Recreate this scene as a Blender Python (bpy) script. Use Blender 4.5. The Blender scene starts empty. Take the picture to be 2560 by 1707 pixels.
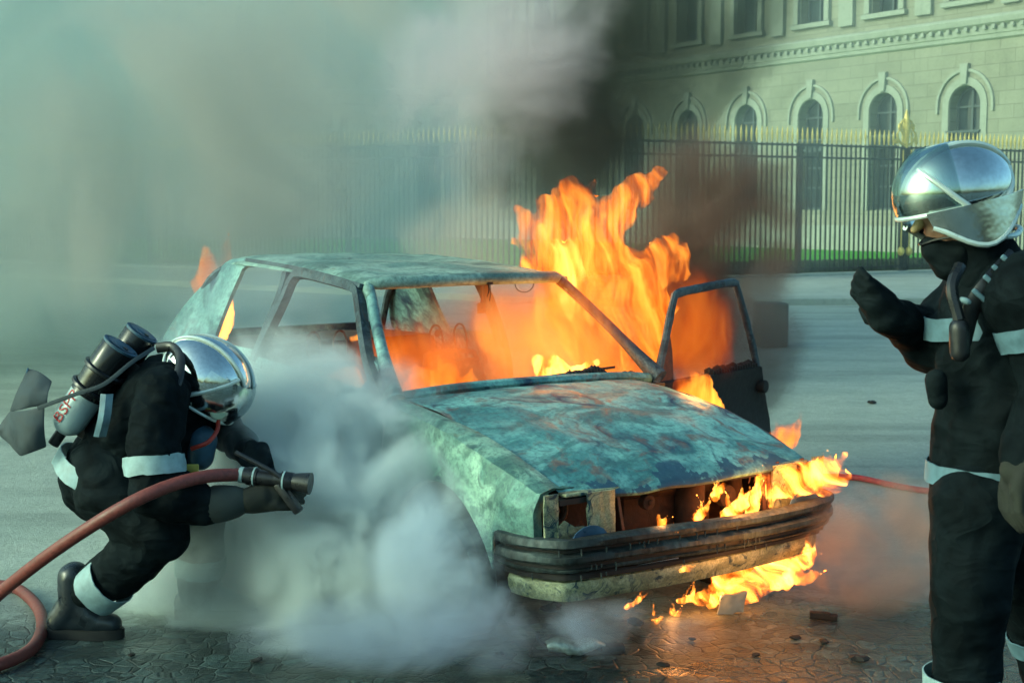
import bpy, bmesh, math, random
from mathutils import Vector, Matrix, noise as mnoise
random.seed(7)
sc = bpy.context.scene
COL = sc.collection
R = math.radians

# ---------------------------------------------------------------- camera, sky, sun, exposure
CAM_H, PITCH, FPX = 1.684, 0.0924115, 3600.0
cam_d = bpy.data.cameras.new('camera'); cam = bpy.data.objects.new('camera', cam_d); COL.objects.link(cam)
cam.location = (0, 0, CAM_H); cam.rotation_euler = (math.pi/2 - PITCH, 0, 0)
cam_d.sensor_width = 36; cam_d.lens = FPX/2560*36; cam_d.clip_end = 1000; cam_d.clip_start = .05
cam_d.dof.use_dof = True; cam_d.dof.focus_distance = 5.6; cam_d.dof.aperture_fstop = 8.0
sc.camera = cam
world = bpy.data.worlds.new('World'); sc.world = world; world.use_nodes = True
wn = world.node_tree; wn.nodes.clear()
SUN_EL, SUN_AZ = 24, 250          # degrees; azimuth the sun stands at, measured like sun_rotation
sky = wn.nodes.new('ShaderNodeTexSky'); sky.sky_type = 'NISHITA'; sky.sun_disc = False
sky.sun_elevation = R(SUN_EL); sky.sun_rotation = R(SUN_AZ); sky.dust_density = 4; sky.air_density = 1.0
tint = wn.nodes.new('ShaderNodeMix'); tint.data_type = 'RGBA'; tint.blend_type = 'MULTIPLY'; tint.inputs[0].default_value = 1
tint.inputs[7].default_value = (0.63, 1.0, 0.93, 1)
bg = wn.nodes.new('ShaderNodeBackground'); bg.inputs[1].default_value = 0.15
wo = wn.nodes.new('ShaderNodeOutputWorld')
wn.links.new(sky.outputs[0], tint.inputs[6]); wn.links.new(tint.outputs[2], bg.inputs[0]); wn.links.new(bg.outputs[0], wo.inputs[0])
sun_d = bpy.data.lights.new('sun', 'SUN'); sun = bpy.data.objects.new('sun', sun_d); COL.objects.link(sun)
sun_d.energy = 0.5; sun_d.angle = R(14); sun_d.color = (1.0, .98, .74)
_az, _el = R(SUN_AZ), R(SUN_EL)
sun_dir = Vector((math.sin(_az)*math.cos(_el), math.cos(_az)*math.cos(_el), math.sin(_el)))
sun.rotation_euler = sun_dir.to_track_quat('Z', 'Y').to_euler(); sun.location = (0, 0, 20)
vs = sc.view_settings; vs.view_transform = 'Standard'; vs.look = 'None'; vs.gamma = 1; vs.exposure = 0.74
sc.render.engine = 'CYCLES'
cy = sc.cycles
cy.volume_bounces = 3; cy.max_bounces = 7; cy.diffuse_bounces = 2; cy.glossy_bounces = 3; cy.transparent_max_bounces = 16
cy.use_denoising = True; cy.volume_max_steps = 256; cy.volume_step_rate = 1.0
cy.use_adaptive_sampling = True; cy.adaptive_threshold = 0.03
cy.caustics_reflective = False; cy.caustics_refractive = False; cy.sample_clamp_indirect = 4

# ---------------------------------------------------------------- helpers
_c, _s = math.cos(PITCH), math.sin(PITCH)
def at(u, v, Y):
    """a place in the world: seen at u, v of the photograph and Y metres ahead of the camera"""
    x = (u-1280)/FPX; y = (853.5-v)/FPX
    d = Vector((x, _c+y*_s, -_s+y*_c)); return Vector((0, 0, CAM_H)) + d*(Y/d.y)
def ground_at(u, v, z=0.0):
    x = (u-1280)/FPX; y = (853.5-v)/FPX
    d = Vector((x, _c+y*_s, -_s+y*_c)); return Vector((0, 0, CAM_H)) + d*((z-CAM_H)/d.z)
def link(o, parent=None):
    COL.objects.link(o)
    if parent is not None: o.parent = parent
    return o
def empty(name, loc=(0, 0, 0), rz=0, parent=None):
    o = bpy.data.objects.new(name, None); o.empty_display_size = .1
    link(o, parent); o.location = loc; o.rotation_euler = (0, 0, rz); return o
def tag(o, label=None, cat=None, group=None, kind=None):
    if label: o['label'] = label
    if cat: o['category'] = cat
    if group: o['group'] = group
    if kind: o['kind'] = kind
    return o
class MB:
    def __init__(s): s.v = []; s.f = []
    def add(s, v, f):
        n = len(s.v); s.v += [tuple(p) for p in v]; s.f += [tuple(i+n for i in q) for q in f]; return s
    def box(s, c, d, rz=0, M=None):
        hx, hy, hz = d[0]/2, d[1]/2, d[2]/2
        P = [Vector((a*hx, b*hy, e*hz)) for a in (-1, 1) for b in (-1, 1) for e in (-1, 1)]
        T = M if M is not None else Matrix.Rotation(rz, 3, 'Z')
        P = [T @ p + Vector(c) for p in P]
        return s.add(P, [(0,1,3,2), (4,6,7,5), (0,4,5,1), (2,3,7,6), (0,2,6,4), (1,5,7,3)])
    def bar(s, a, b, w, h=None, up=(0, 0, 1), n=1):
        a, b = Vector(a), Vector(b); h = h or w; d = (b-a).normalized(); u = Vector(up)
        if abs(d.dot(u)) > .95: u = Vector((1, 0, 0))
        x = d.cross(u).normalized(); z = x.cross(d)
        P = [q + x*i*w/2 + z*j*h/2 for q in (a, b) for i, j in ((-1,-1), (1,-1), (1,1), (-1,1))]
        return s.add(P, [(0,3,2,1), (4,5,6,7), (0,1,5,4), (1,2,6,5), (2,3,7,6), (3,0,4,7)])
    def tube(s, pts, rad, n=10, cap=True, sx=1.0, sd=None, closed=False):
        """rings along pts; rad a number or list; sx flattens across, along direction sd"""
        pts = [Vector(p) for p in pts]; m = len(pts)
        rad = rad if isinstance(rad, (list, tuple)) else [rad]*m
        base = len(s.v); px = None
        for i, p in enumerate(pts):
            a = pts[(i-1) % m] if closed else pts[max(i-1, 0)]; b = pts[(i+1) % m] if closed else pts[min(i+1, m-1)]
            d = (b-a).normalized()
            if sd is not None: px = Vector(sd)
            elif px is None: px = Vector((0, 0, 1)) if abs(d.z) < .9 else Vector((1, 0, 0))
            x = (px - d*px.dot(d)).normalized(); y = d.cross(x); px = x
            for k in range(n):
                t = 2*math.pi*k/n; s.v.append(tuple(p + x*math.cos(t)*rad[i]*sx + y*math.sin(t)*rad[i]))
        for i in range(m if closed else m-1):
            for k in range(n):
                a0 = base+i*n; b0 = base+((i+1) % m)*n
                s.f.append((a0+k, a0+(k+1) % n, b0+(k+1) % n, b0+k))
        if cap and not closed:
            s.f.append(tuple(base+k for k in range(n))[::-1]); s.f.append(tuple(base+(m-1)*n+k for k in range(n)))
        return s
    def capsule(s, a, b, ra, rb, n=16, sx=1.0, sd=None):
        a, b = Vector(a), Vector(b); d = (b-a); L = d.length; d = d.normalized() if L > 1e-6 else Vector((0, 0, 1))
        pts = []; rr = []
        for k in range(6, 0, -1):
            t = k*math.pi/13; pts.append(a-d*ra*math.sin(t)); rr.append(ra*math.cos(t))
        for k in range(0, 5):
            q = k/4; pts.append(a+(b-a)*q); rr.append(ra+(rb-ra)*q)
        for k in range(1, 7):
            t = k*math.pi/13; pts.append(b+d*rb*math.sin(t)); rr.append(rb*math.cos(t))
        return s.tube(pts, rr, n, True, sx, sd)
    def ball(s, c, r, n=16, M=None):
        c = Vector(c); r = r if isinstance(r, (tuple, list)) else (r, r, r); b = len(s.v); m = n//2
        T = M or Matrix.Identity(3)
        for i in range(1, m):
            ph = math.pi*i/m
            for k in range(n):
                t = 2*math.pi*k/n
                s.v.append(tuple(c + T @ Vector((r[0]*math.sin(ph)*math.cos(t), r[1]*math.sin(ph)*math.sin(t), r[2]*math.cos(ph)))))
        s.v.append(tuple(c + T @ Vector((0, 0, r[2])))); s.v.append(tuple(c - T @ Vector((0, 0, r[2]))))
        for i in range(m-2):
            for k in range(n): s.f.append((b+i*n+k, b+(i+1)*n+k, b+(i+1)*n+(k+1) % n, b+i*n+(k+1) % n))
        for k in range(n):
            s.f.append((b+(m-1)*n, b+k, b+(k+1) % n)); s.f.append((b+(m-1)*n+1, b+(m-2)*n+(k+1) % n, b+(m-2)*n+k))
        return s
    def grid(s, rows, closed=False):
        n = len(rows[0]); b = len(s.v)
        for r in rows: s.v += [tuple(p) for p in r]
        for i in range(len(rows)-1):
            for k in range(n if closed else n-1):
                s.f.append((b+i*n+k, b+i*n+(k+1) % n, b+(i+1)*n+(k+1) % n, b+(i+1)*n+k))
        return s
    def prism(s, poly, vec):
        """closed prism from a planar outline"""
        n = len(poly); P = [Vector(p) for p in poly]; Q = [p+Vector(vec) for p in P]; b = len(s.v)
        s.v += [tuple(p) for p in P+Q]
        s.f += [tuple(b+i for i in range(n))[::-1], tuple(b+n+i for i in range(n))] + [(b+i, b+(i+1) % n, b+n+(i+1) % n, b+n+i) for i in range(n)]
        return s
    def build(s, name, m, parent=None, smooth=True, thick=0, bevel=0, sub=0, remesh=0, smoothit=0, disp=0, dsize=.1, loc=None, rnd=0, fix=True, disp2=0):
        me = bpy.data.meshes.new(name); me.from_pydata(s.v, [], s.f); me.update()
        if fix:
            bm = bmesh.new(); bm.from_mesh(me); bmesh.ops.recalc_face_normals(bm, faces=bm.faces); bm.to_mesh(me); bm.free()
        o = bpy.data.objects.new(name, me); link(o, parent)
        if loc is not None:
            L = Vector(loc)
            for v in me.vertices: v.co -= L
            o.location = L
        md = []
        if remesh:
            x = o.modifiers.new('r', 'REMESH'); x.mode = 'VOXEL'; x.voxel_size = remesh; x.use_smooth_shade = True
        if smoothit:
            x = o.modifiers.new('s', 'SMOOTH'); x.iterations = smoothit; x.factor = .6
        if thick:
            x = o.modifiers.new('t', 'SOLIDIFY'); x.thickness = thick; x.offset = -1
        if bevel:
            x = o.modifiers.new('b', 'BEVEL'); x.width = bevel; x.segments = 2; x.limit_method = 'ANGLE'
        if sub:
            x = o.modifiers.new('u', 'SUBSURF'); x.levels = sub; x.render_levels = sub
        if disp:
            t = bpy.data.textures.new('folds', 'CLOUDS'); t.noise_scale = dsize; t.noise_depth = 2
            x = o.modifiers.new('d', 'DISPLACE'); x.texture = t; x.strength = disp; x.mid_level = .5; x.texture_coords = 'LOCAL'
        if disp2:
            t = bpy.data.textures.new('wisps', 'CLOUDS'); t.noise_scale = dsize*.35; t.noise_depth = 1
            x = o.modifiers.new('e', 'DISPLACE'); x.texture = t; x.strength = disp2; x.mid_level = .5; x.texture_coords = 'LOCAL'
        if o.modifiers:
            dg = bpy.context.evaluated_depsgraph_get(); ev = o.evaluated_get(dg)
            nm = bpy.data.meshes.new_from_object(ev); o.modifiers.clear(); old = o.data; o.data = nm; nm.name = name; bpy.data.meshes.remove(old)
        if smooth:
            for p in o.data.polygons: p.use_smooth = True
            if not remesh:
                try: o.data.set_sharp_from_angle(angle=R(38))
                except Exception: pass
        o.data.materials.clear(); o.data.materials.append(m)
        return o
def cr(pts, n):
    """n points on a Catmull-Rom curve through pts, by even arc length"""
    P = [Vector(p) for p in pts]; out = []
    if len(P) == 2: return [P[0].lerp(P[1], i/(n-1)) for i in range(n)]
    E = [P[0]*2-P[1]] + P + [P[-1]*2-P[-2]]
    D = []
    for i in range(1, len(E)-2):
        for k in range(12):
            t = k/12; a, b, c, d = E[i-1:i+3]
            D.append(.5*((2*b) + (c-a)*t + (2*a-5*b+4*c-d)*t*t + (3*b-a-3*c+d)*t**3))
    D.append(P[-1]); L = [0]
    for i in range(1, len(D)): L.append(L[-1]+(D[i]-D[i-1]).length)
    j = 0
    for i in range(n):
        s = L[-1]*i/(n-1)
        while j < len(L)-2 and L[j+1] < s: j += 1
        q = (s-L[j])/max(1e-9, L[j+1]-L[j]); out.append(D[j].lerp(D[j+1], min(1, q)))
    return out
def fbm(p, sc_=1.0, seed=0):
    return mnoise.fractal(Vector(p)*sc_+Vector((seed*7.3, seed*3.1, 0)), 1.0, 2.0, 4)

# ---------------------------------------------------------------- material helper
class N:
    def __init__(s, name, vol=False):
        s.m = bpy.data.materials.new(name); s.m.use_nodes = True; s.t = s.m.node_tree; s.t.nodes.clear()
        s.out = s.t.nodes.new('ShaderNodeOutputMaterial')
    def n(s, typ, **k):
        x = s.t.nodes.new('ShaderNode'+typ)
        for a, b in k.items(): setattr(x, a, b)
        return x
    def l(s, a, b): s.t.links.new(a, b)
    def val(s, sock, v):
        if isinstance(v, bpy.types.NodeSocket): s.l(v, sock)
        else: sock.default_value = v
    def coord(s, kind='Object', scale=(1, 1, 1), loc=(0, 0, 0), rot=(0, 0, 0)):
        tc = s.n('TexCoord'); mp = s.n('Mapping'); s.l(tc.outputs[kind], mp.inputs[0])
        mp.inputs['Scale'].default_value = scale; mp.inputs['Location'].default_value = loc; mp.inputs['Rotation'].default_value = rot
        return mp.outputs[0]
    def noise(s, vec, scale, detail=4, rough=.55, dist=0):
        x = s.n('TexNoise'); s.l(vec, x.inputs['Vector']); x.inputs['Scale'].default_value = scale
        x.inputs['Detail'].default_value = detail; x.inputs['Roughness'].default_value = rough; x.inputs['Distortion'].default_value = dist
        return x.outputs['Fac']
    def ramp(s, fac, stops, interp='LINEAR'):
        x = s.n('ValToRGB'); s.l(fac, x.inputs[0]); cr_ = x.color_ramp; cr_.interpolation = interp
        while len(cr_.elements) < len(stops): cr_.elements.new(.5)
        for e, (p, c) in zip(cr_.elements, stops):
            e.position = p; e.color = (c, c, c, 1) if isinstance(c, (int, float)) else (*c, 1)
        return x.outputs[0]
    def mix(s, fac, a, b, blend='MIX'):
        x = s.n('Mix', data_type='RGBA', blend_type=blend)
        s.val(x.inputs[0], fac)
        for k, v in ((6, a), (7, b)):
            if isinstance(v, tuple) and len(v) == 3: v = (*v, 1)
            s.val(x.inputs[k], v)
        return x.outputs[2]
    def math(s, op, a, b=None, c=None, clamp=False):
        x = s.n('Math', operation=op, use_clamp=clamp); s.val(x.inputs[0], a)
        if b is not None: s.val(x.inputs[1], b)
        if c is not None: s.val(x.inputs[2], c)
        return x.outputs[0]
    def maprange(s, v, a, b, c=0, d=1, smooth=True):
        x = s.n('MapRange', interpolation_type='SMOOTHSTEP' if smooth else 'LINEAR'); s.val(x.inputs[0], v)
        for i, q in enumerate((a, b, c, d)): x.inputs[i+1].default_value = q
        return x.outputs[0]
    def pbr(s, col, rough=.6, metal=0, bump=None, bstr=.3, bdist=.01, spec=.5, coat=0, emis=None, estr=0):
        p = s.n('BsdfPrincipled')
        if isinstance(col, tuple): col = (*col, 1)
        s.val(p.inputs['Base Color'], col); s.val(p.inputs['Roughness'], rough); s.val(p.inputs['Metallic'], metal)
        p.inputs['Specular IOR Level'].default_value = spec; p.inputs['Coat Weight'].default_value = coat
        if emis is not None:
            s.val(p.inputs['Emission Color'], (*emis, 1) if isinstance(emis, tuple) else emis); s.val(p.inputs['Emission Strength'], estr)
        if bump is not None:
            b = s.n('Bump'); s.l(bump, b.inputs['Height']); b.inputs['Strength'].default_value = bstr; b.inputs['Distance'].default_value = bdist
            s.l(b.outputs[0], p.inputs['Normal'])
        s.l(p.outputs[0], s.out.inputs['Surface']); return s.m
def simple(name, col, rough=.6, metal=0, ns=30, var=.25, bstr=.25, bdist=.003, spec=.5, coat=0):
    k = N(name); v = k.coord(); f = k.noise(v, ns, 5)
    c = k.mix(k.ramp(f, [(.3, 0), (.7, 1)]), tuple(x*(1-var) for x in col), tuple(min(1, x*(1+var)) for x in col))
    r = k.maprange(f, .3, .7, max(.02, rough-.1), min(1, rough+.1))
    return k.pbr(c, r, metal, f, bstr, bdist, spec, coat)

# burnt sheet metal: ash over bare steel, rust and scorched patches, in swirls
def burnt(name, ash, dark, rust, pale, darkamt=.5, rustamt=.58, scale=1.0, seed=0, bd=.012, edge=False):
    k = N(name); v = k.coord(loc=(seed, seed*.7, 0))
    w = k.noise(v, 1.6*scale, 3, .5, 0)
    mv = k.n('VectorMath', operation='ADD'); sv = k.n('VectorMath', operation='SCALE'); nz = k.n('TexNoise'); k.l(v, nz.inputs['Vector'])
    nz.inputs['Scale'].default_value = 2.2*scale; nz.inputs['Detail'].default_value = 2
    k.l(nz.outputs['Color'], sv.inputs[0]); sv.inputs['Scale'].default_value = .9
    k.l(v, mv.inputs[0]); k.l(sv.outputs[0], mv.inputs[1]); vv = mv.outputs[0]
    swirl = k.noise(vv, 2.1*scale, 4, .5, .7)
    fine = k.noise(v, 38*scale, 6, .7)
    ex = edge
    mid = k.noise(vv, 9*scale, 6, .65, .25)
    c = k.mix(k.ramp(swirl, [(.40, 0), (.60, 1)]), ash, pale)
    c = k.mix(k.ramp(k.noise(k.coord(loc=(seed, 4, 2), scale=(1, .45, 1)), 5*scale, 5, .6, .8), [(.42, .7), (.50, 0)]), c, tuple(x*.55 for x in ash))
    c = k.mix(k.ramp(mid, [(.30, .9), (.46, 0)]), c, tuple(x*.5 for x in ash))
    c = k.mix(k.ramp(mid, [(.58, 0), (.72, .6)]), c, pale)
    c = k.mix(k.ramp(k.noise(vv, 1.9*scale, 5, .6, .9), [(darkamt, 0), (darkamt+.1, 1)]), c, dark)
    r_ = k.noise(vv, 3.3*scale, 5, .65, .4)
    c = k.mix(k.math('MULTIPLY', k.ramp(r_, [(rustamt, 0), (rustamt+.1, 1)]), .75), c, rust)
    if ex:      # scorched blotches along the leading edge
        sx = k.n('SeparateXYZ'); k.l(k.coord(), sx.inputs[0]); e_ = k.math('ADD', sx.outputs[0], k.math('MULTIPLY', k.noise(k.coord(loc=(2, 5, 1)), 6.5, 4, .6, .4), .55))
        c = k.mix(k.math('MULTIPLY', k.maprange(e_, .155, .175), .9), c, tuple(x*1.3 for x in dark)); c = k.mix(k.math('MULTIPLY', k.maprange(k.math('SUBTRACT', k.noise(k.coord(loc=(9, 1, 1)), 4.5, 4, .6), k.math('MULTIPLY', sx.outputs[0], -.35)), .47, .56), .6), c, pale)
    c = k.mix(k.ramp(fine, [(.32, .6), (.55, 0)]), c, dark)
    c = k.mix(k.ramp(fine, [(.62, 0), (.74, .5)]), c, pale)
    h = k.math('ADD', k.math('MULTIPLY', swirl, 1.2), k.math('MULTIPLY', fine, .25))
    return k.pbr(c, k.maprange(mid, .3, .7, .42, .75), .25, h, .5, bd)
M = {}
M['body'] = burnt('burnt_paint', (.12, .26, .27), (.03, .06, .10), (.20, .09, .06), (.28, .50, .47), .54, .62)
M['bonnet'] = burnt('burnt_bonnet_paint', (.085, .28, .285), (.025, .065, .11), (.24, .11, .08), (.26, .58, .53), .56, .55, 1.25, 3, .009, True)
M['roofp'] = burnt('burnt_roof_paint', (.17, .31, .28), (.04, .08, .085), (.18, .10, .06), (.34, .50, .43), .60, .66, 1.2, 5)
M['fender'] = burnt('burnt_wing_paint', (.14, .30, .25), (.025, .06, .085), (.17, .13, .055), (.34, .56, .43), .57, .63, 1.4, 9)
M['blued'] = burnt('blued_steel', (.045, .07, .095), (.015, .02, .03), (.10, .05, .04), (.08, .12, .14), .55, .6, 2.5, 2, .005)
M['yellowed'] = burnt('scorched_yellow_panel', (.34, .36, .20), (.03, .06, .075), (.17, .09, .04), (.46, .48, .31), .55, .63, 3.4, 4, .002)
def bumper_mat():
    k = N('melted_bumper_plastic'); v = k.coord(); st = k.noise(k.coord('Object', (22, 22, 4)), 1.6, 5, .65); bg_ = k.noise(v, 3.2, 5, .6, .5); fn = k.noise(v, 60, 4, .6)
    c = k.mix(k.ramp(st, [(.35, 0), (.68, 1)]), (.018, .028, .030), (.085, .115, .11))
    c = k.mix(k.ramp(bg_, [(.44, 0), (.58, .85)]), c, (.008, .010, .010)); c = k.mix(k.ramp(k.noise(v, 7, 5, .7), [(.60, 0), (.70, .5)]), c, (.20, .23, .20))
    return k.pbr(c, k.maprange(fn, .3, .7, .5, .8), 0, k.math('ADD', st, k.math('MULTIPLY', fn, .4)), .5, .006)
M['bumper'] = bumper_mat()
M['char'] = simple('charred_metal', (.018, .015, .014), .75, .1, 40, .5, .5)
M['rust'] = simple('heat_rusted_metal', (.13, .055, .032), .8, .2, 25, .5, .5)
M['char_brown'] = simple('charred_trim', (.06, .028, .018), .85, 0, 20, .5, .6, .01)
M['rubber'] = simple('black_rubber', (.02, .02, .02), .8, 0, 50, .3)
M['enamel'] = simple('blue_enamel', (.06, .13, .22), .35, 0, 18, .3)
# ---------------------------------------------------------------- ground
def ground_mat():
    k = N('wet_paving'); v = k.coord('Object')
    sx = k.n('SeparateXYZ'); k.l(v, sx.inputs[0])
    big = k.noise(v, .5, 5, .6, .3); streak = k.noise(k.coord('Object', (.6, 1.3, 1)), 1.1, 5, .6)
    fine = k.noise(v, 45, 6, .7); grit = k.noise(v, 170, 3, .6)
    vor = k.n('TexVoronoi', feature='DISTANCE_TO_EDGE'); 
    wv = k.n('VectorMath', operation='ADD'); k.l(v, wv.inputs[0]); nn = k.n('TexNoise'); k.l(v, nn.inputs['Vector']); nn.inputs['Scale'].default_value = 3
    s2 = k.n('VectorMath', operation='SCALE'); k.l(nn.outputs['Color'], s2.inputs[0]); s2.inputs['Scale'].default_value = .12; k.l(s2.outputs[0], wv.inputs[1]); k.l(wv.outputs[0], vor.inputs['Vector'])
    vor.inputs['Scale'].default_value = 15.0; vor.inputs['Randomness'].default_value = .8
    joint = k.maprange(vor.outputs['Distance'], .0, .09, 0, 1)
    dry = k.mix(k.ramp(streak, [(.35, 0), (.65, 1)]), (.36, .42, .37), (.46, .51, .45))
    dry = k.mix(k.ramp(fine, [(.35, .5), (.55, 0)]), dry, (.17, .20, .18))
    dry = k.mix(k.ramp(k.noise(k.coord('Object', (.10, .75, 1), (2, 0, 0)), 1.6, 4, .55), [(.50, 0), (.62, .38)]), dry, (.15, .175, .16))
    wet = k.mix(k.ramp(fine, [(.38, 0), (.62, 1)]), (.008, .020, .023), (.060, .10, .098))
    wet = k.mix(k.ramp(grit, [(.60, 0), (.70, .6)]), wet, (.22, .30, .29))
    # wet patch round the car, own outline
    yy = k.math('ADD', sx.outputs[1], k.math('MULTIPLY', big, 2.6))
    yy = k.math('ADD', yy, k.math('MULTIPLY', k.math('ABSOLUTE', k.math('SUBTRACT', sx.outputs[0], .4)), .12))
    wetm = k.maprange(yy, 6.9, 7.9, 1, 0)
    c = k.mix(wetm, dry, wet)
    c = k.mix(k.math('MULTIPLY', k.math('SUBTRACT', 1, joint), k.math('MULTIPLY', wetm, .4)), c, (.008, .012, .012))
    vc = k.n('TexVoronoi'); k.l(wv.outputs[0], vc.inputs['Vector']); vc.inputs['Scale'].default_value = 15.0; vc.inputs['Randomness'].default_value = .8
    sc2 = k.n('SeparateColor'); k.l(vc.outputs['Color'], sc2.inputs[0]); c = k.mix(k.math('MULTIPLY_ADD', wetm, .75, .12), c, k.ramp(sc2.outputs[0], [(0, .35), (1, 1.6)]), 'MULTIPLY')
    pud = k.noise(k.coord('Object', (1, 1.7, 1), (3, 1, 0)), 1.3, 4, .55)
    pudm = k.math('MULTIPLY', k.maprange(pud, .49, .58), wetm)
    rough = k.mix(pudm, k.mix(wetm, (.75, .75, .75), (.36, .36, .36)), (.09, .09, .09))
    c = k.mix(k.math('MULTIPLY', pudm, .6), c, (.02, .028, .03))
    h = k.math('ADD', k.math('MULTIPLY', fine, .7), k.math('MULTIPLY', joint, k.math('MULTIPLY_ADD', wetm, .50, .03)))
    h = k.math('ADD', h, k.math('MULTIPLY', sc2.outputs[1], k.math('MULTIPLY_ADD', wetm, .16, .02)))
    h = k.math('ADD', h, k.math('MULTIPLY', grit, .3))
    h = k.math('MULTIPLY', h, k.math('SUBTRACT', 1, k.math('MULTIPLY', pudm, .5)))
    return k.pbr(c, rough, 0, h, .9, .014)
M['ground'] = ground_mat()
g = MB().add([(-150, -40, 0), (150, -40, 0), (150, 260, 0), (-150, 260, 0)], [(0, 1, 2, 3)]).build('ground', M['ground']); tag(g, kind='structure')

# ---------------------------------------------------------------- the burning car (own axes: x forward, y to its left, z up)
CAR_YAW = -.94588
car = empty('burning_car', (.768, 5.409, 0), CAR_YAW)
tag(car, 'burnt out hatchback on fire, ash teal bonnet, glass gone, driver door wide open', 'car')
CW = Matrix.Translation(Vector((.768, 5.409, 0))) @ Matrix.Rotation(CAR_YAW, 4, 'Z')
def Ys(z):
    if z >= .96: return .745-(z-.96)*.465
    if z >= .6: return .782-.037*((z-.6)/.36)**2
    return .782-.05*((.6-z)/.38)**2
def dent(p, a=.006, s=3.5, seed=1): return Vector(p)+Vector((0, 0, 1))*fbm(p, s, seed)*a
MIR = {1: 'left', -1: 'right'}

# bonnet
def bonnet():
    rear = cr([(-1.13, -.695, .902), (-1.06, -.45, .918), (-1.02, 0, .922), (-1.06, .45, .905), (-1.11, .655, .872)], 33)
    front = cr([(-.142, -.615, .662), (-.085, -.35, .664), (-.062, 0, .664), (-.08, .35, .664), (-.122, .65, .662)], 33)
    rows = []
    for i in range(25):
        t = i/24; r = []
        for j in range(33):
            p = rear[j].lerp(front[j], t); q = j/32*2-1
            crown = .050*math.sin(math.pi*min(1, t*1.02))**.8 * (1-.25*q*q) 
            p.z += crown - .004*q*q
            if abs(abs(q)-.62) < .09: p.z += .006*math.sin(math.pi*t)
            p.z += .010*fbm((p.x*2, p.y*2, 0), 1.6, 2) + .004*fbm(p, 7, 4)
            if t > .93: p.z -= (t-.93)*.25
            r.append(p)
        rows.append(r)
    lip = [p+Vector((-.004, 0, -.022)) for p in rows[-1]]
    lip2 = [p+Vector((-.03, 0, -.004)) for p in lip]
    rows += [lip, lip2]
    b = MB().grid(rows).build('bonnet', M['bonnet'], car, thick=.006, sub=1)
    b['label'] = 'teal and rust scorched bonnet'
bonnet()

def fender(s):
    """front wing: from the bonnet seam over the shoulder and down to the wheel arch"""
    n = 34; rows = []
    seam = cr([(-1.16, .700, .898), (-.85, .683, .862), (-.5, .655, .795), (-.142, .622, .668)], n)
    sh = cr([(-1.16, .752, .880), (-.85, .765, .845), (-.5, .762, .775), (-.15, .728, .662)], n)
    for i in range(n):
        a, b = seam[i].copy(), sh[i].copy(); x = b.x
        dx = x+.70
        zb = .28+math.sqrt(max(0, .35**2-dx*dx)) if abs(dx) < .35 else .235
        if x > -.36: zb = max(zb, .50 if x > -.33 else zb)
        col = [a, a.lerp(b, .5)+Vector((0, 0, .012)), b]
        for k in range(1, 12):
            t = k/11; z = b.z+(zb-b.z)*t
            fl = .018*math.exp(-((z-zb)/.05)**2) if abs(dx) < .4 else 0
            y = b.y+(Ys(z)+.002-b.y)*min(1, t*2.5)*(1 if x < -.3 else max(0, (-x)/.3)*.8+.2)
            col.append(Vector((x, y+fl, z)))
        lo = .035 if s > 0 else 0
        rows.append([Vector((p.x, s*(p.y-lo*.9+.005*fbm(p, 5, 3)), p.z-lo+.003*fbm(p, 6, 8))) for p in col])
    # turned-in front edge beside the lamp
    e = rows[-1]; rows.append([Vector((p.x+.012, p.y-s*.008, p.z)) for p in e]); rows.append([Vector((p.x+.006, p.y-s*.05, p.z-.002)) for p in e])
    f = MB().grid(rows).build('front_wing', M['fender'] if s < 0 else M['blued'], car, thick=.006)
    # inner arch
    pts = [[Vector((-.70+.345*math.cos(t), s*y, .28+.345*math.sin(t))) for y in (.76, .6, .42)] for t in [math.pi*i/16 for i in range(17)]]
    MB().grid(pts).build('wheel_arch', M['char'], f, thick=.004)
fender(-1); fender(1)

def panel(x0, x1, top, bot, s, name, m, parent=car, nx=30, nz=14, seed=1):
    """side sheet between two height functions of x"""
    rows = []
    for i in range(nx):
        x = x0+(x1-x0)*i/(nx-1); zt, zb = top(x), bot(x); r = []
        for k in range(nz):
            z = zt+(zb-zt)*k/(nz-1); y = Ys(z)
            if .55 < z < .60: y -= .004
            r.append(Vector((x, s*(y+.006*fbm((x, z, seed), 3.5, seed)), z)))
        rows.append(r)
    return MB().grid(rows).build(name, m, parent, thick=.008)
# closed passenger door (right side) with its window frame
def lerpf(pts):
    def f(x):
        for (a, za), (b, zb) in zip(pts, pts[1:]):
            if (a-x)*(b-x) <= 0: return za+(zb-za)*(x-a)/(b-a) if b != a else za
        return pts[0][1] if abs(x-pts[0][0]) < abs(x-pts[-1][0]) else pts[-1][1]
    return f
def S(x, z, s=-1, off=0): return Vector((x, s*(Ys(z)+off), z))
def side_frame(pts, w, d, s, m, parent, name, off=0, n=40):
    """a frame bar following the body side; w across in the side plane, d deep"""
    P = cr([S(x, z, s, off) for x, z in pts], n)
    mb = MB(); rows = []
    for i, p in enumerate(P):
        t = (P[min(i+1, n-1)]-P[max(i-1, 0)]).normalized()
        nr = Vector((0, s, .30)).normalized(); nr = (nr-t*nr.dot(t)).normalized(); b = t.cross(nr)
        ww = w(i/(n-1)) if callable(w) else w
        rows.append([p-b*ww/2-nr*d/2, p+b*ww/2-nr*d/2, p+b*ww*.42+nr*d/2, p-b*ww*.42+nr*d/2])
    mb.grid(rows, closed=True); k = len(mb.v)
    mb.f += [(0, 3, 2, 1), (k-4, k-3, k-2, k-1)]
    return mb.build(name, m, parent)
door_r = panel(-2.405, -1.165, lerpf([(-2.45, .975), (-1.3, .915), (-1.14, .895)]), lambda x: .235, -1, 'passenger_door', M['body'], seed=2)
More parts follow.
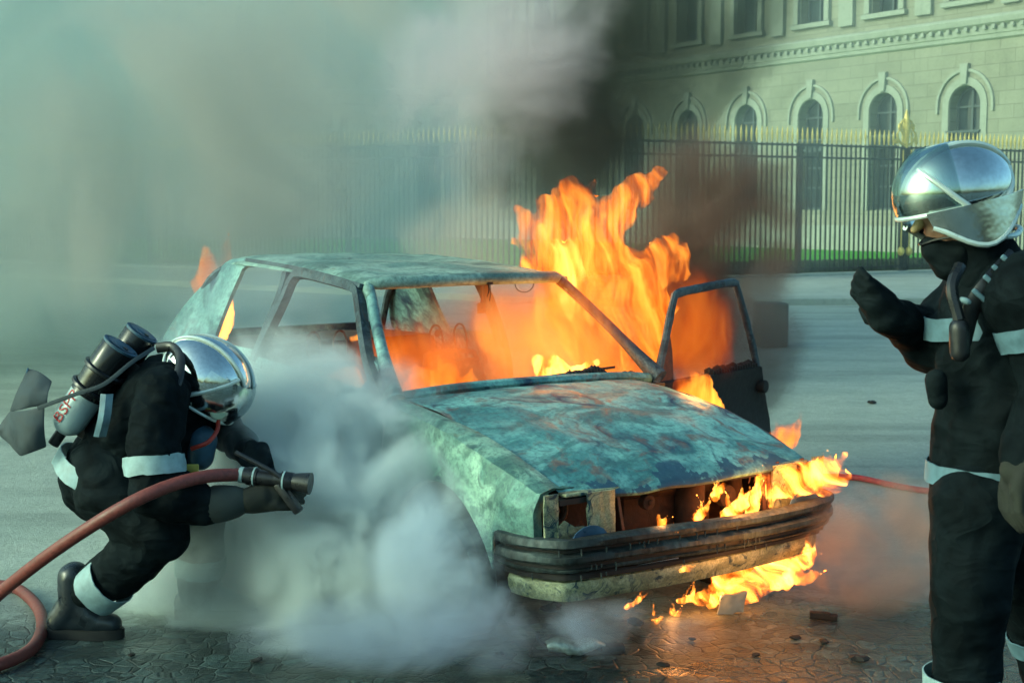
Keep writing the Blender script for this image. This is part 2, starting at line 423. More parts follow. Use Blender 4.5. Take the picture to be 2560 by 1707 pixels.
side_frame([(-2.40, .96), (-2.37, 1.10), (-2.345, 1.25), (-2.345, 1.33), (-2.29, 1.368), (-2.0, 1.352), (-1.73, 1.325), (-1.655, 1.285), (-1.50, 1.14), (-1.37, 1.03), (-1.24, .94), (-1.19, .89)], .045, .04, -1, M['blued'], door_r, 'window_frame')
MB().box((-2.30, -.79, .80), (.12, .02, .025)).build('door_handle', M['char'], door_r, bevel=.006)
# sail panel at the foot of the windscreen post
MB().prism([S(-1.20, .90, -1, -.01), S(-1.40, .915, -1, -.01), S(-1.33, .965, -1, -.01), S(-1.39, 1.05, -1, -.01), S(-1.30, 1.02, -1, -.01)], (0, .03, 0)).build('corner_plate', M['body'], door_r)

def quarter(s):
    def bot(x):
        dx = x+3.12
        return .28+math.sqrt(.345**2-dx*dx) if abs(dx) < .345 else .24
    q = panel(-3.56, -2.415, lerpf([(-3.6, .985), (-2.4, .975)]), bot, s, 'rear_quarter', M['body'], nx=44, seed=5)
    # post between side window and tailgate
    a = cr([(-2.90, 0, .97), (-2.935, 0, 1.04), (-2.945, 0, 1.2), (-2.935, 0, 1.33), (-2.90, 0, 1.385), (-2.6, 0, 1.392), (-2.42, 0, 1.385)], 26)
    b = cr([(-3.56, 0, .97), (-3.52, 0, 1.07), (-3.415, 0, 1.20), (-3.24, 0, 1.335), (-3.10, 0, 1.415), (-2.7, 0, 1.415), (-2.42, 0, 1.408)], 26)
    rows = []
    for p, r in zip(a, b):
        rows.append([S(p.lerp(r, t).x, p.lerp(r, t).z, s, .004*math.sin(math.pi*t)) for t in [k/7 for k in range(8)]])
    MB().grid(rows).build('rear_pillar', M['body'], q, thick=.02)
    side_frame([(-2.42, .94), (-2.405, 1.10), (-2.40, 1.25), (-2.43, 1.37)], .055, .05, s, M['blued'], q, 'centre_pillar', -.012)
    side_frame([(-2.44, .985), (-2.7, .99), (-2.92, .995)], .03, .03, s, M['body'], q, 'window_ledge')
quarter(-1); quarter(1)

# roof
def roof():
    rows = []
    prof = [(-1.665, 1.338), (-1.69, 1.350), (-1.78, 1.367), (-2.0, 1.388), (-2.3, 1.405), (-2.6, 1.418), (-2.9, 1.425), (-3.08, 1.422), (-3.16, 1.405)]
    pr = cr([(x, 0, z) for x, z in prof], 30)
    for i, p in enumerate(pr):
        r = []
        for j in range(29):
            q = j/28*2-1
            hw = .575 if p.x > -2.9 else .575-.03*((-2.9-p.x)/.26)
            hw -= .03*max(0, (p.x+1.8)/.14)
            x = p.x+.075*(1-q*q)*max(0, 1-(-1.665-p.x)/.5)-.05*(1-q*q)*max(0, (-p.x-2.8)/.36)
            z = p.z+.020*(1-q*q)-.030*max(0, abs(q)-.9)/.1
            # heat-sagged skin with buckles
            sag = math.exp(-((p.x+2.55)/.42)**2-((q-.25)/.5)**2)
            z += -.028*sag + .010*fbm((p.x, q, 0), 2.2, 3)*(1-q**4) + .012*math.exp(-((p.x+2.12+.1*q)/.06)**2)*(1-q*q)
            r.append(Vector((x, q*hw, z)))
        rows.append(r)
    rf = MB().grid(rows).build('roof', M['roofp'], car, thick=.012, sub=1)
    hd = cr([(-1.60, -.562, 1.285), (-1.665, -.54, 1.335), (-1.64, -.48, 1.348), (-1.60, -.3, 1.352), (-1.585, 0, 1.356), (-1.60, .3, 1.352), (-1.64, .48, 1.348), (-1.665, .54, 1.335), (-1.60, .562, 1.285)], 44)
    MB().tube(hd, [.030 if 4 < i < 39 else .026 for i in range(44)], 10, True, 1.0).build('windscreen_header', M['roofp'], rf)
    for s in (-1, 1):
        side_frame([(-1.66, 1.335), (-2.0, 1.368), (-2.4, 1.395), (-2.9, 1.415)], .022, .028, s, M['blued'] if s < 0 else M['roofp'], rf, 'roof_rail', .004)
    # mirror bracket with melted drips, and a loop of wire left of the laminated glass edge
    c = MB().box((-1.575, .055, 1.345), (.03, .028, .035)).tube(cr([(-1.575, .055, 1.335), (-1.58, .06, 1.30), (-1.585, .052, 1.27)], 8), [.005, .005, .004, .004, .003, .003, .002, .002], 6)
    c.tube(cr([(-1.575, .065, 1.33), (-1.59, .075, 1.28), (-1.59, .07, 1.25)], 6), .002, 5).build('mirror_bracket', M['char'], rf, bevel=.003)
    arc = [(-1.60, .28+.055*math.cos(math.pi*t/14), 1.325-.042*math.sin(math.pi*t/14)) for t in range(15)]
    MB().tube(arc, .0022, 5).build('hanging_wire', M['char'], rf)
roof()
# windscreen posts
for s in (-1, 1):
    P = cr([(-1.13, s*.728, .885), (-1.20, s*.705, .945), (-1.42, s*.632, 1.135), (-1.60, s*.562, 1.285), (-1.665, s*.54, 1.33)], 20)
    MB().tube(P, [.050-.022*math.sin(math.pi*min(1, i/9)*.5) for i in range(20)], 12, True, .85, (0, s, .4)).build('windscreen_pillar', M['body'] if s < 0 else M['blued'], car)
# cowl under the windscreen
cw = cr([(-1.15, -.70, .90), (-1.09, -.45, .925), (-1.06, 0, .93), (-1.10, .45, .912), (-1.16, .69, .885)], 30)
MB().tube(cw, .024, 8, True).build('scuttle', M['bonnet'], car)
# burnt wiper mechanism and melted trim on the left end of the scuttle
mb = MB()
for i in range(26):
    t = i/25; y = .12+.5*t; p = Vector((-1.09-.06*t, y, .935-.045*t+.012*math.sin(t*9)))
    hh = .012+.035*math.exp(-((t-.42)/.13)**2)+.006*random.random()
    mb.ball(p+Vector((0, 0, hh*.4)), (.02, .018, hh), 8)
mb.tube([(-1.10, .02, .942), (-1.13, .45, .955)], .006, 6).tube([(-1.09, .16, .94), (-1.10, .165, .965)], .004, 5)
mb.build('wiper_wreckage', M['char'], car)

# tailgate
tg = MB()
rows = []
for z in (1.0, .9, .8, .7, .6, .5, .42):
    rows.append([Vector((-3.60-.05*math.cos(y*1.6)+(z-.9)*.06, y, z)) for y in [(-.70+1.4*j/16) for j in range(17)]])
tg.grid(rows); t_ = tg.build('tailgate', M['body'], car, thick=.02)
fr = MB()
fr.tube(cr([(-3.57, -.66, .99), (-3.40, -.60, 1.18), (-3.18, -.52, 1.37), (-3.20, 0, 1.385), (-3.18, .52, 1.37), (-3.40, .60, 1.18), (-3.57, .66, .99)], 40), .022, 8)
fr.build('rear_window_frame', M['blued'], t_)
MB().box((-3.68, 0, .45), (.08, 1.5, .13)).build('rear_bumper', M['bumper'], car, bevel=.02)

# floor, firewall, inner panels
MB().box((-2.2, 0, .27), (2.6, 1.40, .03)).build('floor_pan', M['rust'], car)
MB().box((-1.02, 0, .60), (.03, 1.30, .56)).build('bulkhead', M['char'], car)
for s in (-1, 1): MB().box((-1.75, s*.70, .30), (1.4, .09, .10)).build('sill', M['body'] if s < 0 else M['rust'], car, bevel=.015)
dash = MB()
for i in range(22):
    y = -.60+1.2*i/21; dash.ball((-1.24-.02*random.random(), y, .82+.02*random.random()), (.07, .05, .05+.02*random.random()), 8)
dash.tube([(-1.26, -.62, .80), (-1.26, .62, .80)], .03, 8).build('dashboard', M['char_brown'], car)
# seats: burnt frames
def seat(y):
    p = empty('front_seat', (-2.1, y, .30), 0, car)
    w = .22
    fr = cr([(-.05, -w, .05), (-.17, -w*.98, .30), (-.26, -w*.75, .58), (-.27, -w*.5, .63), (-.27, w*.5, .63), (-.26, w*.75, .58), (-.17, w*.98, .30), (-.05, w, .05)], 36)
    MB().tube(fr, .012, 7).build('backrest_frame', M['rust'], p)
    b = MB(); rows = []
    for i in range(10):
        t = i/9; rows.append([Vector((-.07-.19*t+.02*math.cos(j)+.01*fbm((j*.7, t*3, y), 1), (-w+.02+(2*w-.04)*j/8)*(1-.28*t*t), .06+.52*t+.02*fbm((j, t*4, y), 1.3, 4))) for j in range(9)])
    b.grid(rows).build('backrest_pad', M['char_brown'], p, thick=.03)
    b = MB(); rows = []
    for i in range(8):
        t = i/7; rows.append([Vector((-.05+.45*t, -w+2*w*j/8, .04+.02*t+.015*fbm((j, t*4, y), 1.1, 6))) for j in range(9)])
    b.grid(rows).build('seat_cushion', M['char_brown'], p, thick=.05)
    for q in (-.075, .075):
        b = MB(); lp = [(-.262, q-.03, .60), (-.28, q-.038, .68), (-.29, q-.036, .73), (-.292, q-.02, .765), (-.293, q, .773), (-.292, q+.02, .765), (-.29, q+.036, .73), (-.28, q+.038, .68), (-.262, q+.025, .60)]
        b.tube(cr(lp, 26), .0055, 6)
        if q < 0 and y > 0: b.ball((-.29, q+.01, .73), (.008, .02, .022), 8)
        b.build('headrest_wire', M['char_brown'], p)
seat(-.36); seat(.36)
b = MB(); rows = []
for i in range(12):
    t = i/11; rows.append([Vector((-2.62-.33*t, y, .42+.52*t+.012*fbm((y*3, t*4, 0), 1.4, 9))) for y in [(-.60+1.2*j/24) for j in range(25)]])
b.grid(rows).build('rear_seat_back', M['char_brown'], car, thick=.05)
b = MB()
b.grid([[Vector((x, y, .965+.01*fbm((x, y, 0), 4, 2))) for y in [(-.62+1.24*j/20) for j in range(21)]] for x in (-3.5, -3.3, -3.1, -2.97)]).build('parcel_shelf', M['char_brown'], car, thick=.03)
# seat belts still hanging on the left centre post
b = MB(); P = cr([(-2.40, .575, 1.34), (-2.36, .60, 1.24), (-2.33, .63, 1.13), (-2.30, .66, 1.0), (-2.28, .69, .80), (-2.28, .70, .55)], 24)
b.tube(P, [.014+.012*abs(math.sin(i*.35)) for i in range(24)], 6, True, .25, (0, 1, 0)); b.tube(cr([(-2.38, .56, 1.30), (-2.34, .545, 1.22), (-2.34, .54, 1.18)], 8), .007, 5).box((-2.34, .54, 1.155), (.012, .045, .055)).build('seat_belt', M['char_brown'], car)

# wheels: tyre burnt down onto the rim
def wheel(x, y):
    w = empty('wheel', (x, y, .265), 0, car)
    t = MB(); s = 1 if y > 0 else -1; rows = []
    for k in range(28):
        a = 2*math.pi*k/28; q = 1+.02*fbm((math.cos(a), math.sin(a), x), 2); ca, sa = math.cos(a), math.sin(a)
        rows.append([Vector((r_*ca*q, yy*s, max(-.262, r_*sa*q))) for r_, yy in ((.175, .065), (.215, .078), (.25, .07), (.262, .04), (.262, -.05), (.24, -.075), (.175, -.06))])
    rows.append(rows[0]); t.grid(rows).build('tyre', M['rubber'], w)
    m = MB(); rows = []
    for k in range(28):
        a = 2*math.pi*k/28; ca, sa = math.cos(a), math.sin(a)
        rows.append([Vector((r_*ca, yy*s, r_*sa)) for r_, yy in ((.178, .06), (.165, .05), (.155, .02), (.12, .03), (.09, .055), (.04, .06), (.001, .06))])
    rows.append(rows[0]); m.grid(rows).build('rim', M['rust'], w)
for x in (-.70, -3.12):
    for y in (-.69, .69): wheel(x, y)

# ---- nose
# slam panel, lamp housings, radiator remains, engine
nose = MB()
nose.bar((-.13, -.66, .625), (-.13, .62, .625), .05, .02, n=1).build('slam_panel', M['char'], car)
def lamp_bay(s):
    e = MB()
    # outer post, yellowed; inner plate; lower shelf
    o = MB(); rows = []
    for i in range(12):
        z = .66-.18*i/11
        rows.append([Vector((-.115+.006*fbm((z*9, j, s), 1.2), s*(.725-.012*j), z)) for j in range(6)])
    o.grid(rows); bay = o.build('lamp_panel', M['yellowed'], car, thick=.01)
    o = MB(); rows = []
    for i in range(14):
        z = .652-.185*i/13; wv = .012*fbm((z*14, 0, s), 1.3)
        rows.append([Vector((-.10+.006*fbm((z*9, j, s), 1.2), s*(.545-.0165*j+(wv*1.6 if j == 0 else 0)-.02*(.652-z)), z)) for j in range(9)])
    o.grid(rows).build('lamp_panel', M['yellowed'], car, thick=.01)
    o = MB(); rows = []
    for i in range(6):
        z = .53-.065*i/5
        rows.append([Vector((-.105+.004*fbm((z*9, j, s), 1.2), s*(.67-.0155*j), z+(.03*max(0, 1-abs(j-2)/3) if i == 0 else 0))) for j in range(9)])
    o.grid(rows).build('lamp_panel', M['yellowed'], car, thick=.008)
    # lamp bowl sunk low
    bowl = MB(); rows = []
    for i in range(9):
        a = math.pi*i/8
        rows.append([Vector((-.055-.03*(1-r_)**2, s*(.56)+.088*r_*math.cos(a), .478+.064*r_*math.sin(a))) for r_ in (1, .8, .55, .3, .05)])
    bowl.grid(rows).build('lamp_bowl', M['enamel'], bay, thick=.004)
    k = MB(); rr = []
    for i in range(20):
        a = 2*math.pi*i/20; rr.append(Vector((-.20, s*.60+.045*math.cos(a), .575+.045*math.sin(a))))
    k.tube(rr, .008, 6, closed=True); k.ball((-.21, s*.60, .575), .02, 8).build('lamp_ring', M['rust'], bay)
lamp_bay(-1); lamp_bay(1)
MB().box((-.42, -.40, .52), (.28, .22, .2)).box((-.45, .02, .50), (.34, .46, .26)).tube([(-.30, -.22, .60), (-.30, .28, .58)], .05, 12).tube([(-.24, .1, .42), (-.24, .1, .63)], .06, 14).tube([(-.25, .35, .45), (-.25, .35, .62)], .035, 12).build('engine', M['char_brown'], car, bevel=.02, smooth=True)
for (y_, z_, r_) in ((-.16, .555, .030), (.26, .53, .045)): MB().tube([(-.22, y_, z_), (-.185, y_, z_)], r_, 16).tube([(-.185, y_, z_), (-.175, y_, z_)], r_*.4, 10).build('pulley', M['char_brown'], car, bevel=.004)
for y, z0, z1, tl in ((-.39, .655, .47, .03), (-.415, .65, .47, 0), (.37, .65, .46, .01), (.41, .66, .44, -.01), (.455, .66, .45, .02), (.12, .65, .57, .01), (.60, .66, .47, .015)):
    MB().bar((-.11, y, z0), (-.10, y+tl, z1), .012 if y < .3 else .02, .006).build('grille_stay', M['rust'], car)
for y in (.30, .33, .39, .43, .48, .52): MB().tube(cr([(-.11, y, .652), (-.115, y+.008, .61), (-.11, y-.004, .565+.03*random.random())], 8), [.005, .004, .006, .003, .005, .003, .003, .001], 6).build('molten_string', M['rust'], car)
MB().box((-.13, 0, .648), (.05, 1.26, .012)).build('grille_lip', M['yellowed'], car, bevel=.003)
# bumper: two ribs, melted drips
bpath = cr([(-.31, -.785), (-.20, -.778), (-.08, -.725), (-.015, -.64), (.02, -.3), (.03, 0), (.02, .3), (-.015, .60), (-.08, .735), (-.16, .79)] and [(a, b, 0) for a, b in [(-.31, -.785), (-.20, -.778), (-.08, -.725), (-.015, -.64), (.02, -.3), (.03, 0), (.02, .3), (-.015, .60), (-.08, .735), (-.16, .79)]], 90)
def along(prof, path, name, m, parent, wob=.004, sag=None, thick=.0, closed=True):
    mb = MB(); rows = []; n = len(path)
    for i, p in enumerate(path):
        t = (path[min(i+1, n-1)]-path[max(i-1, 0)]).normalized(); o = Vector((t.y, -t.x, 0)); r = []
        for j, (a, z) in enumerate(prof):
            w = wob*fbm((i*.11, j*.6, len(name)), 1.2, 3)
            r.append(Vector((p.x, p.y, 0))+o*(a+w)+Vector((0, 0, z+(sag(p) if sag else 0)+w*.7)))
        rows.append(r)
    mb.grid(rows, closed)
    if closed:
        k = len(prof); mb.f += [tuple(range(k))[::-1], tuple(len(mb.v)-k+i for i in range(k))]
    return mb.build(name, m, parent, thick=thick)
prof = [(-.045, .500), (-.008, .506), (.012, .502), (.021, .492), (.022, .478), (.014, .470), (-.008, .466), (-.010, .454), (.010, .449), (.021, .440), (.022, .424), (.014, .415), (-.008, .411), (-.010, .396), (.002, .390), (-.006, .380), (-.05, .380)]
bp = along(prof, bpath, 'front_bumper', M['bumper'], car, .006, lambda p: -.006*math.sin(p.y*4)+.002)
for z0_, z1_ in ((.4655, .4545), (.4105, .3965)):
    along([(-.004, z0_), (-.003, (z0_+z1_)/2), (-.004, z1_)], bpath[2:-2], 'charred_groove', M['char'], bp, .002, lambda p: -.006*math.sin(p.y*4)+.002, .002, False)
drip0 = None
for i in range(40):
    p = bpath[random.randint(8, 60)]; z = random.choice((.47, .47, .408, .376)); L = random.uniform(.008, .035)
    o = Vector((p.x, p.y, 0)).normalized()*0; q = Vector((p.x+.018, p.y-.004, z+.006))
    if drip0 is None: drip0 = MB().tube([(0, 0, 0), (.002, 0, -.6), (.001, 0, -1)], [.004, .003, .0008], 5).build('melted_drip', M['bumper'], bp); dd_ = drip0
    else: dd_ = drip0.copy(); link(dd_, bp)
    dd_.location = q; dd_.scale = (1, 1, L)
MB().bar((-.10, -.70, .40), (-.10, .70, .40), .05, .09).build('bumper_beam', M['char'], car)
vp = [p for p in bpath if p.x > -.30 and p.y < .64]
vprof = [(-.02, .378), (-.004, .36), (-.006, .335), (-.012, .30), (-.03, .272), (-.07, .262)]
# air-intake slot left as a dark groove: upper strip and lower strip
along([(-.02, .378), (-.010, .372), (-.012, .358), (-.03, .352)], vp, 'valance_top', M['char'], car, .004, None, .006, False)
along([(-.045, .352), (-.03, .345), (-.026, .33), (-.03, .30), (-.045, .272), (-.08, .262)], vp, 'front_valance', M['yellowed'], car, .004, lambda p: .012*max(0, p.y), .008, False)

# ---- open driver door
HX = CW @ Vector((-1.15, .75, 0))
da = R(55)-CAR_YAW      # door direction in car axes
dd = empty('driver_door', (-1.15, .75, 0), da, car)
def dpt(s, z, o=0): return Vector((s, o, z))
b = MB(); rows = []
for i in range(24):
    t = i/23; s_ = -.06+1.34*t
    zt = .865-.015*t
    r = []
    for k in range(12):
        q = k/11; z = zt+(.27-zt)*q; edge = 1.27-.22*max(0, (z-.52)/.33)**1.3
        r.append(Vector((min(s_, 1e9) if i < 23 else edge, .05*math.sin(math.pi*q)+.004*fbm((s_, z, 0), 3, 2), z)))
        r[-1].x = -.06+(edge+.06)*t
    rows.append(r)
b.grid(rows); dpan = b.build('door_panel', M['char'], dd, thick=.03)
P = cr([dpt(-.05, .86), dpt(.0, .95), dpt(.12, 1.24), dpt(.17, 1.275), dpt(.45, 1.292), dpt(.75, 1.302), dpt(.80, 1.27), dpt(.90, 1.12), dpt(1.0, .95), dpt(1.05, .84)], 60)
MB().tube(P, [.022+.004*fbm((i*.3, 0, 0), 1) for i in range(60)], 8, True, .8, (0, 1, 0)).build('window_frame', M['blued'], dd)
MB().prism([dpt(-.05, .86), dpt(.13, .86), dpt(.115, 1.0), dpt(.075, 1.13)], (0, .02, 0)).build('corner_plate', M['rust'], dd)
b = MB()
for i in range(18): b.ball(dpt(.50+.03*i, .852+.012*random.random()), (.02, .03, .012+.02*random.random()), 7)
b.build('melted_trim', M['char'], dd)
MB().tube([dpt(1.07, .735, .0), dpt(1.07, .735, -.05)], .035, 14).build('door_latch', M['char'], dd, bevel=.008)
# ---------------------------------------------------------------- square behind: pavement, lawn, hedge, railings, palace
M['stone'] = None
def stone_mat(name, a, b, blocks=True):
    k = N(name); v = k.coord('Object'); f = k.noise(v, 1.2, 5, .6); f2 = k.noise(v, 9, 5, .65)
    c = k.mix(k.ramp(f, [(.3, 0), (.7, 1)]), a, b)
    c = k.mix(k.ramp(f2, [(.3, .35), (.5, 0)]), c, tuple(x*.55 for x in a))
    st = k.noise(k.coord('Object', (3.0, 3.0, .25)), 1.1, 4); c = k.mix(k.ramp(st, [(.55, 0), (.75, .35)]), c, tuple(x*.5 for x in a))
    h = f2
    if blocks:
        br = k.n('TexBrick'); k.l(k.coord('UV', (1, 1, 1)), br.inputs['Vector']); br.inputs['Scale'].default_value = 1.0
        br.inputs['Brick Width'].default_value = 1.3; br.inputs['Row Height'].default_value = .48; br.inputs['Mortar Size'].default_value = .012
        for i_, q in enumerate(((1, 1, 1, 1), (.84, .84, .82, 1), (.5, .5, .48, 1))): br.inputs[i_+1].default_value = q
        c = k.mix(1.0, c, br.outputs[0], 'MULTIPLY')
    return k.pbr(c, .85, 0, h, .4, .02)
M['stone'] = stone_mat('palace_stone', (.25, .255, .19), (.32, .325, .245))
M['trim'] = stone_mat('palace_trim_stone', (.29, .32, .26), (.36, .39, .33), False)
M['pave'] = stone_mat('pavement_stone', (.36, .40, .35), (.46, .50, .45), False)
M['glass'] = simple('dark_window_glass', (.02, .035, .04), .12, 0, 2, .3, .02)
M['shutter'] = simple('dark_window_frame_paint', (.05, .075, .08), .6)
M['iron'] = simple('dark_green_iron_paint', (.004, .015, .014), .6, 0)
M['gilt'] = simple('gilding', (.85, .62, .16), .45, .2, 20, .2)
def lawn_mat():
    k = N('lawn_grass'); v = k.coord(); f = k.noise(v, 1.3, 6, .7); g_ = k.noise(v, 30, 4, .7)
    c = k.mix(k.ramp(f, [(.3, 0), (.7, 1)]), (.04, .30, .012), (.09, .55, .03)); c = k.mix(k.ramp(g_, [(.4, .5), (.6, 0)]), c, (.02, .07, .01))
    return k.pbr(c, .8, 0, g_, .6, .03)
M['lawn'] = lawn_mat()
M['hedge'] = simple('hedge_leaves', (.018, .05, .018), .7, 0, 60, .6, .8, .02)

def fence_line(p0, p1, t): return Vector(p0).lerp(Vector(p1), t)
FL = [Vector((-15.5, 42.5, 0)), Vector((1.9, 30.7, 0)), Vector((14.2, 37.6, 0))]
pv = MB().prism([(-19.5, 40, -.02), (1.5, 24.6, -.02), (17.5, 26.2, -.02), (17.5, 39.0, -.02), (1.9, 31.1, -.02), (-17.5, 44.2, -.02)], (0, 0, .14)).build('pavement', M['pave'], smooth=False, bevel=.02); tag(pv, kind='structure')
lw = MB().add([(-15, 46, .012), (2.0, 36.5, .012), (20, 39, .012), (30, 60, .012), (6, 75, .012), (-20, 78, .012)], [(0, 1, 2, 3, 4, 5)]).build('lawn', M['lawn']); tag(lw, kind='structure')

def bar_mesh(h, gap=.10):
    return MB().tube([(0, 0, gap), (0, 0, h)], .025, 6)
BARH = 3.05
def railing(name, a, b, label, n_single):
    d = (b-a); L = d.length; d.normalize(); ang = math.atan2(d.y, d.x)
    root = empty(name, a+Vector((0, 0, .12)), ang); tag(root, label, 'railing', None)
    n = int(L/.148); first = None; firsts = None; rest = MB(); rs = MB()
    def spike(mb, x, z0):
        mb.tube([(x, 0, z0), (x, 0, z0+.06), (x, 0, z0+.12), (x, 0, z0+.19), (x, 0, z0+.27), (x, 0, z0+.36)], [.016, .018, .028, .030, .018, .004], 6)
    idx = list(range(1, n))
    idx.sort(key=lambda i: (a+d*(i*.148)).y)
    single = set(idx[:n_single])
    for i in range(1, n):
        x = i*.148
        if i in single:
            if first is None:
                first = bar_mesh(BARH).build('bar', M['iron'], root); m2 = MB(); spike(m2, 0, BARH); firsts = m2.build('gilt_spearhead', M['gilt'], first); first.location.x = x
            else:
                c = first.copy(); link(c, root); c.location.x = x; e = firsts.copy(); link(e, c)
        else:
            rest.tube([(x, 0, .1), (x, 0, BARH)], .025, 6); spike(rs, x, BARH)
    if rest.v:
        r_ = rest.build('bars', M['iron'], root); tag(r_, kind='stuff'); r2 = rs.build('gilt_spearheads', M['gilt'], r_); tag(r2, kind='stuff')
    for z in (.16, 2.72, 3.0):
        MB().bar((0, 0, z), (L, 0, z), .05, .045).build('rail', M['iron'], root)
    MB().box((L/2, 0, -.03), (L, .42, .16)).build('plinth', M['pave'], root, smooth=False, bevel=.02)
    return root, d, L
r1, d1, L1 = railing('iron_railing', FL[0], FL[1], 'dark iron railing with gilt spearheads, left run fading into grey smoke behind the car', 100)
r2, d2, L2 = railing('iron_railing', FL[1], FL[2], 'dark green iron railing with gilt spearheads, right run in front of the lawn', 100)
def post_x(root, d, L, xs, w=.075):
    for x in xs:
        p = MB().box((x, 0, 1.5), (w, w, 3.0)).build('post', M['iron'], root, smooth=False, bevel=.01)
        MB().bar((x, .02, .3), (x, .75, .05), .04).build('brace', M['iron'], p)
post_x(r1, d1, L1, [L1*k/3 for k in range(1, 3)]); post_x(r2, d2, L2, [5.4])
# gilded pier with crown ornament
gx = 9.65-.95
pier = empty('gilt_pier', FL[1]+d2*gx+Vector((0, 0, .12)), math.atan2(d2.y, d2.x)); tag(pier, 'gilt ornamental railing pier crowned with golden scrollwork, two gold rods ending in balls', 'pier')
MB().box((0, .03, 1.5), (.30, .06, 3.0)).build('pier_core', M['iron'], pier, smooth=False, bevel=.01)
for x in (-.13, .13):
    rd = MB().tube([(x, -.05, .62), (x, -.05, 2.95)], .016, 8).build('gilt_rod', M['gilt'], pier)
    MB().ball((x, -.05, .52), (.085, .085, .11), 16).build('gilt_ball', M['gilt'], rd)
orn = MB()
for s in (-1, 1):
    orn.tube(cr([(0, 0, 3.05), (s*.18, 0, 3.12), (s*.30, 0, 3.30), (s*.20, 0, 3.42), (s*.13, 0, 3.30)], 18), [.035-.0012*i for i in range(18)], 7)
    orn.tube(cr([(0, 0, 3.2), (s*.10, 0, 3.40), (s*.17, 0, 3.60), (s*.06, 0, 3.68)], 14), .026, 7)
    orn.ball((s*.22, 0, 3.5), (.05, .04, .09), 10).ball((s*.33, 0, 3.15), (.05, .04, .07), 10)
orn.tube([(0, 0, 3.0), (0, 0, 3.3), (0, 0, 3.55), (0, 0, 3.75), (0, 0, 3.92)], [.05, .07, .09, .06, .01], 10).ball((0, 0, 3.62), .09, 12)
orn.build('gilt_crest', M['gilt'], pier)

def hedge():
    b = MB(); rows = []; pts = cr([(3.2, 33.6), (9, 36.2), (16.5, 40.3)] and [(3.2, 33.4, 0), (9, 36.4, 0), (17, 41.0, 0)], 160)
    for i, p in enumerate(pts):
        r = []
        for o, z in ((-.5, 0), (-.52, .15), (-.5, .27), (-.4, .34), (0, .36), (.4, .34), (.5, .27), (.5, 0)):
            q = Vector((p.x+o*.35, p.y+o, z)); f = .07*fbm((q.x*3, q.y*3, z*5), 1.5, 2); r.append(q+Vector((0, f, f if z > .1 else 0)))
        rows.append(r)
    h = b.grid(rows).build('hedge', M['hedge']); tag(h, 'low clipped dark green hedge just behind the right run of railings', 'hedge')
    # leaf tufts
    lf = MB()
    for i in range(5000):
        p = pts[random.randrange(len(pts))]; o = random.uniform(-.55, .5); z = random.uniform(.08, .38) if o < -.4 else .34+random.uniform(0, .05)
        c = Vector((p.x+o*.35+random.uniform(-.06, .06), p.y+o, z)); a = Vector((random.gauss(0, 1), random.gauss(0, 1), random.gauss(0, 1))).normalized()*.035; e = Vector((random.gauss(0, 1), random.gauss(0, 1), random.gauss(0, 1))).normalized()*.02
        lf.add([c-a, c+e, c+a, c-e], [(0, 1, 2, 3)])
    lf.build('leaves', M['hedge'], h, smooth=False, fix=False)
hedge()

